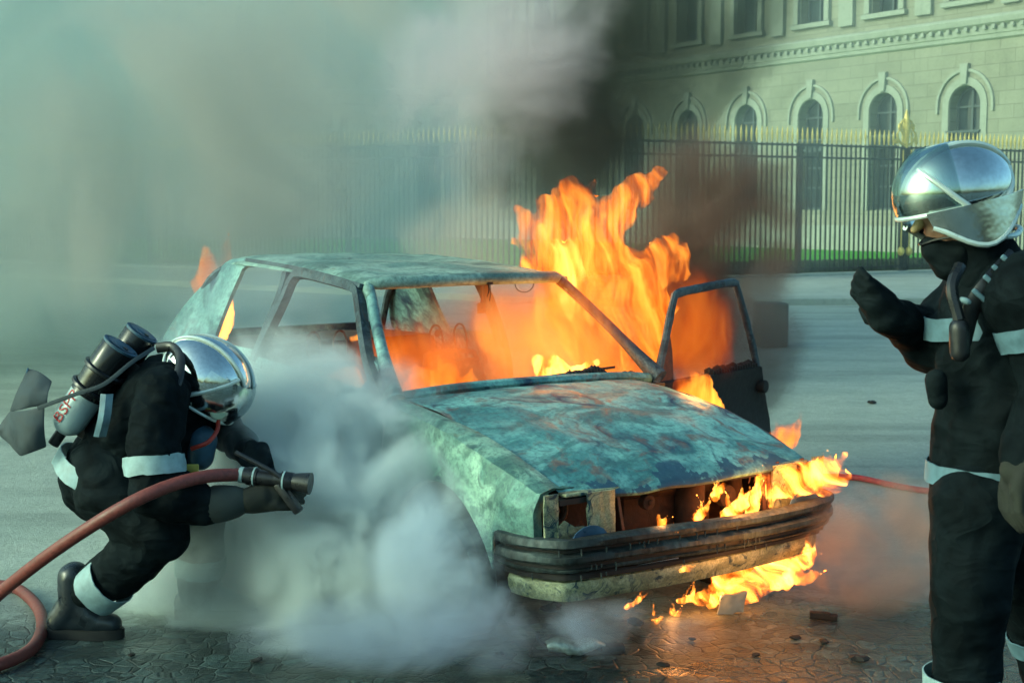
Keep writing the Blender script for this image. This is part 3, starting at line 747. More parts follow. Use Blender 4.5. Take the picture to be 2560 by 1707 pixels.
def facade(name, o, d, t0, t1, wins, zt, label, up0=9.1):
    """palace front: o origin, d direction along it; local x along, local -y outwards to the square"""
    ang = math.atan2(d[1], d[0]); root = empty(name, o, ang); tag(root, label, 'palace wing')
    W = .70; Z0, ZS = 1.6, 5.35; T = 1.0
    wall = MB(); uvs = []
    edges = [t0] + sum([[w-W, w+W] for w in wins], []) + [t1]
    def slab(x0, x1, z0, z1): wall.box(((x0+x1)/2, T/2, (z0+z1)/2), (x1-x0, T, z1-z0))
    for i in range(0, len(edges), 2): slab(edges[i], edges[i+1], 0, zt)
    UW = .72
    for w in wins:
        slab(w-W, w+W, 0, Z0)
        out = [(w-W, 0, up0)] + [(w-W, 0, ZS)] + [(w-W*math.cos(math.pi*k/14), 0, ZS+W*math.sin(math.pi*k/14)) for k in range(1, 14)] + [(w+W, 0, ZS), (w+W, 0, up0)]
        wall.prism(out, (0, T, 0))
        slab(w-W, w+W, up0+3.4, zt)
    wo = wall.build('wall', M['stone'], root, smooth=False)
    uvl = wo.data.uv_layers.new(name='UVMap')
    for p in wo.data.polygons:
        for li in p.loop_indices:
            co = wo.data.vertices[wo.data.loops[li].vertex_index].co
            uvl.data[li].uv = (co.x+co.y, co.z)
    # one window of each kind, then copies
    def copies(parts, w):
        for o_ in parts:
            c = o_.copy(); link(c, root); c.location.x += w
            for ch in list(o_.children): e = ch.copy(); link(e, c)
    proto = []
    f = MB()
    for x in (-W+.04, 0, W-.04): f.box((x, .42, (Z0+ZS)/2+.2), (.09 if x == 0 else .08, .08, ZS-Z0+.7 if x == 0 else ZS-Z0))
    for z in (Z0+.05, Z0+.9, Z0+1.7, 4.05, ZS-.02): f.box((0, .42, z), (2*W-.1, .07, .07 if z != 4.05 else .20))
    f.tube([(-(W-.05)*math.cos(math.pi*k/14), .42, ZS+(W-.05)*math.sin(math.pi*k/14)) for k in range(15)], .045, 5)
    fo = f.build('window', M['shutter'], root, smooth=False)
    MB().add([(-W, .47, Z0), (W, .47, Z0), (W, .47, ZS)] + [(W*math.cos(math.pi*k/14), .47, ZS+W*math.sin(math.pi*k/14)) for k in range(1, 14)] + [(-W, .47, ZS)], [tuple(range(17))]).build('pane', M['glass'], fo, smooth=False)
    proto.append(fo)
    rl = MB()
    rl.box((0, -.06, 4.42), (2*W+.12, .16, .08)).box((0, -.08, 4.0), (2*W+.12, .16, .10))
    for k in range(9): rl.bar((-W+.05+k*(2*W-.1)/8, -.08, 4.02), (-W+.05+k*(2*W-.1)/8, -.08, 4.40), .05)
    ro = rl.build('window_rail', M['shutter'], root, smooth=False); proto.append(ro)
    hd = MB(); R0, R1 = W+.02, W+.30
    def arch(r0, r1, y0, y1, mb, low):
        prof_ = [(r0, y0), (r0, y1), (r1, y1), (r1, y0)]; rows = []
        for k in range(-3, 21):
            if k < 0: a = 0; zz = low+(ZS-low)*(k+3)/3
            elif k > 17: a = math.pi; zz = ZS-(ZS-low)*(k-17)/3
            else: a = math.pi*k/17; zz = ZS
            rows.append([Vector((-r*math.cos(a), y, zz+r*math.sin(a))) for r, y in prof_])
        mb.grid(rows, True)
    arch(R0, R1, .0, -.06, hd, Z0); ho = hd.build('architrave', M['trim'], root, smooth=False); proto.append(ho)
    hd = MB(); arch(W+.50, W+.60, .0, -.09, hd, 5.1); hd.prism([(-.12, 0, ZS+W+.05), (-.18, 0, ZS+W+.78), (.18, 0, ZS+W+.78), (.12, 0, ZS+W+.05)], (0, -.16, 0)); h2 = hd.build('hood_mould', M['trim'], root, smooth=False); proto.append(h2)
    # upper storey window
    f = MB()
    for x in (-W+.05, 0, W-.05): f.box((x, .42, up0+1.7), (.09, .08, 3.4))
    for z in (up0+.05, up0+1.0, up0+2.0, up0+2.9): f.box((0, .42, z), (2*W, .07, .08))
    fu = f.build('window', M['shutter'], root, smooth=False)
    MB().add([(-W, .47, up0), (W, .47, up0), (W, .47, up0+3.4), (-W, .47, up0+3.4)], [(0, 1, 2, 3)]).build('pane', M['glass'], fu, smooth=False); proto.append(fu)
    s_ = MB()
    for s in (-1, 1): s_.box((s*(W+.17), -.08, up0+1.75), (.26, .16, 3.5))
    s_.box((0, -.10, up0-.12), (2*W+.8, .22, .18)); s_.box((0, -.10, up0+3.6), (2*W+.9, .24, .25))
    so = s_.build('window_surround', M['trim'], root, smooth=False); proto.append(so)
    for w in wins[1:]: copies(proto, w)
    for o_ in proto: o_.location.x += wins[0]
    # pilasters between the upper windows
    step = wins[1]-wins[0]
    for w in wins:
        pm = MB().box((w+step/2, -.09, up0-.4+(zt-up0)/2+.2), (.75, .18, zt-up0+.3)).build('pilaster', M['trim'], root, smooth=False)
    # string course with brackets
    c = MB(); pr = [(0.0, 7.55), (-.10, 7.62), (-.12, 7.75), (-.16, 7.78), (-.18, 8.02), (-.32, 8.12), (-.36, 8.30), (-.33, 8.38), (0.0, 8.46)]
    c.grid([[Vector((x, y, z)) for y, z in pr] for x in (t0, t1)])
    dn = c; x = t0+.2
    while x < t1: dn.box((x, -.24, 7.99), (.14, .14, .14)); x += .40
    co = c.build('cornice', M['trim'], root, smooth=False, fix=False)
    MB().box(((t0+t1)/2, -.08, .5), (t1-t0, .20, 1.0)).build('plinth', M['trim'], root, smooth=False, bevel=.03)
facade('palace_wing', (17.78, 50, 0), (-.535, .845), -8, 39, [2.77+3.9*k for k in range(-1, 9)], 15, 'pale stone palace front with arched windows seen obliquely behind the right railings')
facade('palace_wing', (-1.6, 83.5, 0), (-1, .02), 0, 36, [3.2+5.2*k for k in range(0, 6)], 15, 'stone palace front facing the camera, nearly lost in smoke at far left', 9.4)
# the second front faces the camera: its outward side must be -y of the world
for o_ in list(sc.objects):
    if o_.name.startswith('palace_wing.'): o_.rotation_euler.z = math.pi; o_.scale = (1, -1, 1)
# the oblique front turns its outward side to the square
bpy.data.objects['palace_wing'].scale = (1, -1, 1)

# stone block on the pavement edge behind the open door
c = ground_at(1925, 866); blk = MB().box((0, 0, .27), (.36, .36, .54)).build('stone_block', simple('dark_weathered_stone', (.10, .12, .11), .85), smooth=False, bevel=.03, loc=None); blk.location = c; blk.rotation_euler.z = .1
tag(blk, 'grey stone block standing behind the open car door, half in smoke', 'stone block')
# ---------------------------------------------------------------- people
def cloth(name, col, rough=.65, bs=.5, spec=.35):
    k = N(name); v = k.coord(); f = k.noise(v, 9, 4, .6, .8); w = k.math('ADD', k.noise(k.coord('Object', (1, 1, 1.9)), 3.5, 2, .4, 1.2), k.math('MULTIPLY', k.math('ABSOLUTE', k.math('SUBTRACT', k.noise(k.coord('Object', (1, 1.3, 2.0), (3, 1, 2)), 5, 2, .4, 1.0), .5)), -2.2)); t = k.noise(v, 240, 2)
    c = k.mix(k.ramp(f, [(.35, 0), (.65, 1)]), tuple(x*.7 for x in col), tuple(x*1.5 for x in col))
    h = k.math('ADD', w, k.math('MULTIPLY', t, .06)); return k.pbr(c, rough, 0, h, bs, .05, spec)
M['coat'] = cloth('black_turnout_cloth', (.005, .0085, .0105), .75, .30, .05)
M['coat2'] = cloth('dark_grey_turnout_cloth', (.008, .0125, .0145), .75, .30, .05)
M['band'] = simple('silver_reflective_tape', (.30, .44, .46), .6, 0, 30, .2, .3)
M['bandb'] = simple('blue_grey_reflective_tape', (.10, .19, .24), .6, 0, 30, .25, .3)
M['glove'] = simple('worn_leather_glove', (.016, .018, .013), .85, 0, 22, .45, .5)
M['gauntlet'] = simple('grey_gauntlet_cuff', (.028, .038, .037), .85, 0, 22, .3, .4)
M['boot'] = simple('black_wet_leather', (.018, .026, .034), .32, 0, 14, .3, .3)
M['skin'] = simple('skin', (.30, .16, .10), .6, 0, 20, .12, .1)
def chrome_mat():
    k = N('chromed_helmet_shell'); v = k.coord(); f = k.noise(v, 5, 4, .6); g_ = k.noise(v, 60, 3, .6)
    return k.pbr(k.mix(k.ramp(g_, [(.35, .25), (.6, 0)]), (.72, .76, .74), (.4, .43, .43)), k.maprange(f, .3, .7, .06, .2), 1.0, f, .10, .03)
M['chrome'] = chrome_mat()
M['ridge'] = simple('pale_helmet_trim', (.62, .72, .68), .35, .3, 20, .1)
M['blackp'] = simple('black_plastic', (.012, .013, .015), .35, 0, 30, .2, .1)
def visor_mat():
    k = N('clear_visor'); g_ = k.n('BsdfGlossy'); g_.inputs['Roughness'].default_value = .08; g_.inputs['Color'].default_value = (.8, .9, .9, 1)
    t = k.n('BsdfTransparent'); t.inputs[0].default_value = (.62, .72, .70, 1); m = k.n('MixShader'); m.inputs[0].default_value = .3
    k.l(t.outputs[0], m.inputs[1]); k.l(g_.outputs[0], m.inputs[2]); k.l(m.outputs[0], k.out.inputs[0]); return k.m
M['visor'] = visor_mat()
M['lens'] = simple('pale_green_plastic', (.42, .52, .38), .3, 0, 20, .1)
M['redtube'] = simple('red_rubber_tube', (.40, .035, .02), .45)
M['cyl'] = simple('pale_blue_cylinder_paint', (.40, .52, .53), .35, .1, 10, .12)
M['cylb'] = simple('black_cylinder_paint', (.010, .011, .013), .22, 0, 10, .2, .1)
M['cap'] = simple('blue_cylinder_cap', (.035, .095, .15), .5, 0, 20, .3)
M['canvas'] = simple('grey_blue_canvas', (.05, .068, .078), .8, 0, 14, .3, .4, .006)
M['redpaint'] = simple('red_lettering', (.45, .03, .03), .5)

def hand(mb, palm, fdir, side, up, L=.19, curl=1.0, spread=1.0):
    """gloved hand: palm block, four bent fingers of unequal length and a thumb from the side of the palm"""
    p = Vector(palm); f = Vector(fdir).normalized(); s = Vector(side).normalized(); n = Vector(up).normalized()
    q = L/.19
    mb.capsule(p-f*.045*q-s*.018*q, p+f*.02*q-s*.022*q, .026*q, .022*q, 10, 1.0); mb.capsule(p-f*.045*q+s*.018*q, p+f*.02*q+s*.022*q, .026*q, .022*q, 10)
    for i, (o, l) in enumerate(((-.036, .9), (-.013, 1.05), (.011, 1.0), (.034, .8))):
        a = p+f*.035*q+s*o*q*spread; d = f; r_ = .0125*q
        for j, (ll, b) in enumerate(((.036, .55), (.028, .9), (.022, .8))):
            d = (d*math.cos(b*curl)-n*math.sin(b*curl)).normalized(); n2 = (n*math.cos(b*curl)+d*math.sin(b*curl)*0)
            e = a+d*ll*l*q; mb.capsule(a, e, r_, r_*.92, 8); a = e; r_ *= .93
            n = n2 if False else n
            f_ = d
    a = p-f*.03*q-s*.035*q; e = a+(f*.5-s*.7-n*.4).normalized()*.04*q; g_ = e+(f*.6+s*.2-n*.7).normalized()*.034*q
    mb.capsule(a, e, .016*q, .014*q, 8); mb.capsule(e, g_, .014*q, .012*q, 8)
def ring_band(name, a, b, ra, rb, m, parent, n=28, wob=.004, sx=1.0, sd=None, seed=0):
    """a band round a limb between two points, snug on the cloth"""
    a, b = Vector(a), Vector(b); mb = MB(); P = [a.lerp(b, t/5) for t in range(6)]
    mb.tube(P, [ra+(rb-ra)*t/5 for t in range(6)], n, False, sx, sd)
    mb.v = [tuple(Vector(p)+Vector((1, 1, 1))*wob*fbm(p, 14, seed)) for p in mb.v]
    return mb.build(name, m, parent, thick=.004)
def head(mb, c, face, up, r=.098):
    """head with brow, nose, lips, chin and ears; c its centre, face the way it looks"""
    c = Vector(c); f = Vector(face).normalized(); u = Vector(up); u = (u-f*u.dot(f)).normalized(); s = f.cross(u)
    T = Matrix((f, s, u)).transposed()
    mb.ball(c+u*.015, (r*1.0, r*.80, r*1.12), 20, T); mb.capsule(c+f*.035-u*.045, c+f*.055-u*.085, .055, .035, 12)
    mb.capsule(c+f*.088+u*.015, c+f*.101-u*.022, .010, .012, 8); mb.capsule(c+f*.085+u*.03-s*.03, c+f*.085+u*.03+s*.03, .014, .014, 8)
    mb.capsule(c+f*.088-u*.055-s*.018, c+f*.088-u*.055+s*.018, .009, .009, 8); mb.capsule(c+f*.075-u*.098, c+f*.08-u*.10, .022, .02, 8)
    for k in (-1, 1): mb.ball(c+s*k*r*.82, (.018, .010, .032), 10, T); mb.ball(c+f*.080+s*k*.032+u*.012, .013, 8)
    mb.capsule(c-u*.06-f*.01, c-u*.19-f*.035, .055, .06, 12)

def frame_of(face, up):
    f = Vector(face).normalized(); u = Vector(up); u = (u-f*u.dot(f)).normalized(); s = f.cross(u)   # s: wearer's right
    return f, s, u
def helmet(parent, c, face, up, a=.165, b=.130, h=.150, visor_up=False):
    v0, v1 = (28, 76) if visor_up else (62, 58)
    """chromed helmet: round shell with comb ridges, dark ear plate and face visor"""
    c = Vector(c); f, s, u = frame_of(face, up)
    def P(x, y, z): return c+f*x*a+s*y*b+u*z*h
    mb = MB(); rows = []
    n = 40
    for i in range(15):
        ph = math.pi*.5*i/14*1.25; r = []
        for k in range(n):
            t = 2*math.pi*k/n; cx, cy_ = math.cos(t), math.sin(t)
            z = math.cos(ph); q = math.sin(ph)
            zz = z
            low = -.62-.28*max(0, -cx)       # shell comes lower at the nape
            if cx > .35: low = -.12 if not visor_up else .02
            zz = max(z, low)
            r.append(P(cx*q*(1.06 if cx < 0 else 1), cy_*q, zz))
        rows.append(r)
    mb.grid(rows, True); mb.add([rows[0][0]], [])
    shell = mb.build('helmet', M['chrome'], parent, thick=.006, sub=1)
    # face visor, a gilded-clear bubble over the face
    v = MB(); rows = []
    for i in range(10):
        ph = R(v0+v1*i/9)
        rows.append([P(math.cos(t)*math.sin(ph)*1.10, math.sin(t)*math.sin(ph)*1.04, math.cos(ph)*1.12) for t in [R(-78+156*k/26) for k in range(27)]])
    v.grid(rows).build('visor', M['visor'] if visor_up else M['chrome'], shell, thick=.003)
    low = rows[-1]
    MB().tube(low, .0065, 8).build('visor_rim', M['ridge'], shell)
    # ridges over the crown and the diagonal ridge on each side
    for y in (-.42, .42):
        MB().tube([P(math.cos(t)*1.02, y*(.4+.6*math.sin(t)), math.sin(t)*(.93)) for t in [R(12+150*k/24) for k in range(25)]], .0075, 8).build('comb_ridge', M['ridge'], shell)
    for k in (-1, 1):
        MB().tube(cr([P(.02, k*1.02, -.42), P(.35, k*.97, .0), P(.62, k*.74, .42), P(.70, k*.45, .62)], 18), .008, 8).build('side_ridge', M['ridge'], shell)
        MB().tube(cr([P(.02, k*1.02, -.42), P(-.45, k*.92, -.38), P(-.82, k*.60, -.1), P(-.93, k*.35, .25)], 18), .008, 8).build('side_ridge', M['ridge'], shell)
        d = MB().ball(P(.02, k*1.0, -.45), (.030, .012, .024), 10, Matrix((f, s, u)).transposed()).build('hinge_plate', M['blackp'], shell)
    # rolled rim round the neck opening
    MB().tube(cr([P(.25, -1.0, -.60), P(-.1, -1.0, -.9), P(-.6, -.8, -1.05), P(-1.0, 0, -1.0), P(-.6, .8, -1.05), P(-.1, 1.0, -.9), P(.25, 1.0, -.60)], 40), .008, 8).build('neck_rim', M['ridge'], shell)
    nk = MB(); rows = []
    for i in range(6):
        t = i/5; rows.append([P(math.cos(a_)*(1.0-.25*t), math.sin(a_)*(.98-.2*t), -.55-.55*t) for a_ in [R(80+200*k/20) for k in range(21)]])
    nk.grid(rows).build('neck_curtain', M['coat'], shell, thick=.01)
    return shell

# ---- crouching firefighter with the nozzle
B = 5.50
def Lp(u, v, dy=0.0): return at(u, v, B+dy)
def crouching():
    hc = Lp(517, 945, .02); face = Vector((.80, -.18, -.58)); up = Vector((.55, -.10, .83))
    pel = Lp(282, 1168, .02); mid = Lp(345, 1060, .02); che = Lp(420, 975, .02); nek = Lp(468, 950, .02)
    shn, shf = Lp(405, 985, -.20), Lp(480, 990, .22)
    eln, elf = Lp(392, 1222, -.30), Lp(560, 1075, .30)
    wrn, wrf = Lp(560, 1262, -.30), Lp(618, 1128, .02)
    hpn, hpf = Lp(285, 1225, -.10), Lp(300, 1225, .16)
    knn, knf = Lp(398, 1330, -.16), Lp(505, 1285, .28)
    ann, anf = Lp(200, 1500, .05), Lp(500, 1480, .32)
    # body: one continuous mesh, mostly under the clothes
    b = MB(); head(b, hc-Vector((.02, 0, .02)), face, up)
    b.capsule(nek, hc-Vector((.05, 0, .08)), .06, .06)
    b.capsule(pel, mid, .12, .12).capsule(mid, che, .12, .12).capsule(che, nek, .12, .06)
    for p, q, r1_, r2_ in ((shn, eln, .05, .04), (eln, wrn, .04, .03), (shf, elf, .05, .04), (elf, wrf, .04, .03), (hpn, knn, .08, .06), (knn, ann, .055, .04), (hpf, knf, .08, .06), (knf, anf, .055, .04), (che, shn, .07, .06), (che, shf, .07, .06)):
        b.capsule(p, q, r1_, r2_)
    body = b.build('person', M['skin'], None, remesh=.012, smoothit=2)
    tag(body, 'crouching firefighter in black coat and mirrored helmet, aiming a hose nozzle at the burning car', 'person')
    # trousers
    t = MB(); t.capsule(pel+Vector((.0, 0, .02)), Lp(262, 1215, .02), .155, .145)
    t.capsule(pel+Vector((0, -.07, 0)), hpn, .15, .145).capsule(pel+Vector((0, .08, 0)), hpf, .15, .145)
    t.capsule(hpn, knn, .150, .112).capsule(Lp(340, 1290, -.12), knn, .128, .118).capsule(knn, Lp(300, 1425, -.06), .112, .105).capsule(Lp(300, 1425, -.06), ann+Vector((.035, 0, .055)), .098, .084)
    t.capsule(hpf, knf, .145, .105).capsule(knf, anf, .105, .09)
    tr_ = t.build('trousers', M['coat2'], body, remesh=.014, smoothit=3, disp=.032, dsize=.12)
    ring_band('reflective_band', Lp(281, 1447, -.05), Lp(240, 1480, -.02), .106, .101, M['band'], tr_)
    ring_band('reflective_band', Lp(502, 1385, .30), Lp(501, 1430, .31), .106, .104, M['band'], tr_)
    # coat
    j = MB(); j.capsule(Lp(258, 1195, .02), mid, .168, .165, 20).capsule(mid, che, .165, .145, 20).capsule(che, nek, .15, .085)
    j.capsule(mid+Vector((0, -.08, 0)), che+Vector((0, -.09, 0)), .14, .13).capsule(mid+Vector((0, .09, 0)), che+Vector((0, .1, 0)), .14, .13)
    j.capsule(che+Vector((.02, 0, -.08)), Lp(400, 1120, .02), .15, .14)
    j.capsule(che, shn, .11, .100).capsule(che, shf, .12, .11)
    j.capsule(shn, Lp(385, 1100, -.27), .100, .102).capsule(Lp(385, 1100, -.27), eln, .103, .100).capsule(eln, Lp(505, 1262, -.30), .105, .082)
    j.capsule(shf, elf, .105, .085).capsule(elf, Lp(600, 1112, .10), .082, .066)
    jk = j.build('coat', M['coat'], body, remesh=.011, smoothit=3, disp=.042, dsize=.10)
    # bands on the coat: hem, sleeve, chest strip
    def rbt(a_, b_, r_, m, sx=1.0): return ring_band('reflective_band', a_, b_, r_, r_, m, jk, 36, .006, sx)
    rbt(Lp(385, 1138, -.275), Lp(388, 1184, -.285), .112, M['band'])
    dirc = (mid-Lp(258, 1195, .02)).normalized()
    hem = Lp(262, 1208, .02); ring_band('reflective_band', hem-dirc*.02, hem+dirc*.045, .214, .217, M['band'], jk, 40, .006)
    ss = MB(); pth = cr([Lp(268, 985, -.19), Lp(262, 1040, -.225), Lp(250, 1090, -.20)], 8)
    rows = [[p+Vector((-.022, 0, 0)), p+Vector((0, -.012, 0)), p+Vector((.022, 0, 0))] for p in pth]; ss.grid(rows).build('back_stripe', M['bandb'], jk, thick=.004)
    # collar and breathing mask
    MB().capsule(nek+Vector((-.02, 0, -.02)), Lp(505, 1010, .0), .088, .07).build('collar', M['coat'], jk, remesh=.012, disp=.01, dsize=.05)
    mk = MB().capsule(Lp(525, 1005, -.02), Lp(560, 1035, -.02), .060, .045).build('breathing_mask', M['blackp'], body, remesh=.008, smoothit=2)
    MB().tube([Lp(545, 1026, -.05), Lp(546, 1028, -.10)], [.034, .032], 20).build('mask_valve', M['lens'], mk, bevel=.006)
    MB().tube(cr([Lp(545, 1046, -.06), Lp(543, 1075, -.10), Lp(520, 1105, -.16), Lp(478, 1122, -.16)], 20), .0085, 8).build('air_tube', M['redtube'], mk)
    MB().capsule(Lp(505, 1100, -.02), Lp(500, 1140, -.02), .06, .055).build('regulator', M['cap'], mk, remesh=.01)
    MB().box(Lp(478, 1172, -.22), (.055, .02, .035)).build('yellow_tag', simple('yellow_label', (.40, .33, .06), .6), jk, bevel=.004)
    helmet(body, hc, face, up, .185, .150, .155)
    # near glove with gauntlet, palm under the nozzle
    wn = Lp(600, 1258, -.30); hn = Lp(672, 1240, -.27)
    gb = MB(); gb.tube([Lp(512, 1262, -.30), Lp(560, 1258, -.30), Lp(628, 1248, -.29)], [.078, .070, .052], 18); gb.build('gauntlet', M['gauntlet'], body, thick=.004, sub=1)
    gl = MB(); gl.capsule(Lp(625, 1250, -.29), Lp(655, 1243, -.28), .05, .048)
    hand(gl, Lp(672, 1243, -.275), (.95, 0, .12), (0, -.5, -.9), (0, -.9, .4), .24, .85); gl.capsule(Lp(655, 1245, -.27), Lp(690, 1238, -.26), .052, .045)
    gl.build('glove', M['glove'], body, remesh=.006, smoothit=2)
    # far glove, fist round the lever
    gl = MB(); gl.capsule(wrf, Lp(640, 1142, -.06), .055, .05); hand(gl, Lp(650, 1150, -.10), (.3, -.5, -.75), (.8, .4, -.2), (-.5, -.4, .8), .22, 1.0); gl.capsule(Lp(640, 1135, -.06), Lp(655, 1160, -.10), .05, .045)
    gl.build('glove', M['coat2'], body, remesh=.006, smoothit=2)
    # boots
    def boot(an, heel, toe, ball):
        q = MB(); q.capsule(an+Vector((0, 0, .09)), an, .066, .064).capsule(an, heel, .062, .050).capsule(an+Vector((0.01, 0, -.01)), ball, .060, .052).capsule(ball, toe, .052, .042).capsule(heel, ball, .042, .045)
        bt = q.build('boot', M['boot'], body, remesh=.009, smoothit=2, disp=.006, dsize=.04)
        z = .012; d_ = (toe-heel); d_.z = 0; d_.normalize(); n_ = Vector((-d_.y, d_.x, 0))
        pts_ = [heel-d_*.045, heel-d_*.03+n_*.04, heel+d_*.06+n_*.042, ball+n_*.045, toe+n_*.035+d_*.02, toe+d_*.052, toe-n_*.035+d_*.02, ball-n_*.052, heel+d_*.06-n_*.042, heel-d_*.03-n_*.04]
        MB().prism([Vector((p.x, p.y, z-.010)) for p in cr(pts_+[pts_[0]], 40)[:-1]], (0, 0, .038)).build('sole', M['rubber'], bt)
    y0 = ann.y
    hl = ann+Vector((-.085, 0, 0)); hl.z = .066; tl = ann+Vector((.125, -.015, 0)); tl.z = .058; bl = ann+Vector((.06, -.01, 0)); bl.z = .065
    boot(ann-Vector((.02, 0, .0)), hl, tl, bl)
    hl = anf+Vector((-.06, 0, 0)); hl.z = .066; tl = anf+Vector((.19, -.01, 0)); tl.z = .05; bl = anf+Vector((.12, 0, 0)); bl.z = .06
    boot(anf, hl, tl, bl)
    MB().tube(cr([Lp(392, 870, -.06), Lp(430, 868, -.08), Lp(450, 900, -.16), Lp(440, 960, -.24), Lp(405, 1010, -.26)], 20), .020, 8, True, .4, (0, 1, 0)).build('shoulder_strap', M['blackp'], body)
crouching()

# ---- breathing apparatus on his back
def airpack():
    c0 = Lp(155, 1078, -.10); c1 = Lp(300, 868, -.10); d = (c1-c0).normalized()
    root = empty('breathing_apparatus', c0); tag(root, 'twin air cylinders with blue end caps slung on the crouching firefighter\'s back', 'air cylinders')
    side = Vector((0.35, .9, .35)); side = (side-d*side.dot(d)).normalized()
    O = c0
    def cyl(off, ln, r_):
        a = off; n = MB().tube([a+d*t for t in (0, .02, .05, .12, ln*.44)], [r_*.45, r_*.8, r_*.97, r_, r_], 32).build('cylinder', M['cyl'], root)
        sl = MB().tube([a+d*t for t in (ln*.44, ln*.441, ln*.62, ln*.64, ln*.985, ln)], [r_, r_+.003, r_+.003, r_+.005, r_+.005, r_+.003], 32).build('black_sleeve', M['cylb'], n)
        cp = MB().tube([a+d*t for t in (ln-.004, ln+.008, ln+.012, ln+.006)], [r_+.003, r_+.006, r_*.86, r_*.7], 32).build('end_cap', M['cap'], n)
        x_ = d.cross(side).normalized()
        MB().tube([a+d*(ln+.004)+side*-.3*r_-x_*.4*r_, a+d*(ln+.016)+side*-.3*r_-x_*.4*r_], .010, 12).build('cap_hole', M['blackp'], cp)
        MB().tube([a+d*(ln+.002), a+d*(ln+.014), a+d*(ln+.016)], [r_*.5, r_*.46, r_*.38], 24).build('cap_boss', M['cap'], cp)
        return n
    c_ = cyl(Vector((0, 0, 0)), (c1-c0).length, .066)
    cyl(side*.150+d*.055, (c1-c0).length, .062)
    # neck valve and strap
    MB().tube([-d*.06, d*.01], .022, 12).build('valve', M['blackp'], root)
    for q in (.20, .285):
        P_ = [d*q+(side*math.cos(a_)*(.145 if math.cos(a_) > 0 else .074)+d.cross(side)*math.sin(a_)*.074)+(side*.045 if math.cos(a_) > 0 else Vector()) for a_ in [2*math.pi*k/30 for k in range(30)]]
        MB().tube(P_, .010, 6, closed=True, sx=1.0).build('clamp_band', M['blackp'], root)
    MB().bar(d.cross(side)*-.078+side*.07+d*.0, d.cross(side)*-.078+side*.07+d*.36, .16, .012, up=side).build('back_plate', M['blackp'], root, bevel=.004)
    # lettering down the pale part of the near cylinder, as it stands in the photograph
    tc = bpy.data.curves.new('lettering', 'FONT'); tc.body = 'BSPP'; tc.size = .066; tc.extrude = .0006; tc.align_x = 'CENTER'; tc.align_y = 'CENTER'
    to = bpy.data.objects.new('lettering', tc); link(to); dg = bpy.context.evaluated_depsgraph_get(); me = bpy.data.meshes.new_from_object(to.evaluated_get(dg)); bpy.data.objects.remove(to)
    view = (Vector((0, 0, CAM_H))-c0).normalized(); nrm = (view-d*view.dot(d)).normalized(); upv = nrm.cross(d).normalized()
    # wrap round the barrel
    r_ = .0675; mid_ = d*.105; tilt = R(38)
    bmx = bmesh.new(); bmx.from_mesh(me); bmesh.ops.triangulate(bmx, faces=bmx.faces[:]); bmesh.ops.subdivide_edges(bmx, edges=bmx.edges[:], cuts=2); bmx.to_mesh(me); bmx.free()
    for v in me.vertices:
        a_ = v.co.y/r_+tilt*1.0; n_ = nrm*math.cos(a_)+upv*math.sin(a_)
        v.co = mid_+d*v.co.x+n_*(r_+v.co.z)
    lo = bpy.data.objects.new('lettering', me); link(lo, root); me.materials.append(M['redpaint'])
    # canvas cover hanging open at the lower end
    cv = empty  # (flap built below)
    def flap(q, name, off):
        mb = MB(); n = len(q); P_ = [at(u, v, B+dy)-O for u, v, dy in q]
        rows = []; tp = cr(P_[:len(P_)//2], 12); bt = cr(P_[len(P_)//2:][::-1], 12)
        for i in range(12):
            rows.append([tp[i].lerp(bt[i], k/9)+Vector((0, -.02*math.sin(math.pi*k/9)+.010*fbm((i*.16, k*.2, off), 1, 3), 0)) for k in range(10)])
        return mb.grid(rows).build(name, M['canvas'], root, thick=.004, sub=1)
    flap([(70, 920, -.06), (100, 930, -.10), (130, 952, -.12), (118, 1012, -.16), (70, 1020, -.15), (22, 1030, -.12)], 'canvas_flap', 1)
    flap([(22, 1026, -.10), (60, 1026, -.16), (112, 1014, -.18), (118, 1118, -.14), (85, 1130, -.15), (50, 1142, -.12)], 'canvas_flap', 2)
    flap([(-2, 1062, -.04), (10, 1045, -.06), (24, 1026, -.10), (52, 1142, -.12), (20, 1110, -.08), (-2, 1088, -.04)], 'canvas_flap', 3)
    MB().tube([at(70, 920, B-.065)-O, at(45, 1022, B-.125)-O], .004, 6).build('flap_seam', M['cap'], root)
    # strap running from the cover over the cylinder to the shoulder
    MB().tube(cr([Lp(95, 1020, -.20)-O, Lp(190, 985, -.24)-O, Lp(260, 960, -.24)-O, Lp(330, 905, -.20)-O, Lp(385, 870, -.12)-O], 26), .009, 6, True, .5, (0, 1, 0)).build('strap', M['canvas'], root)
airpack()

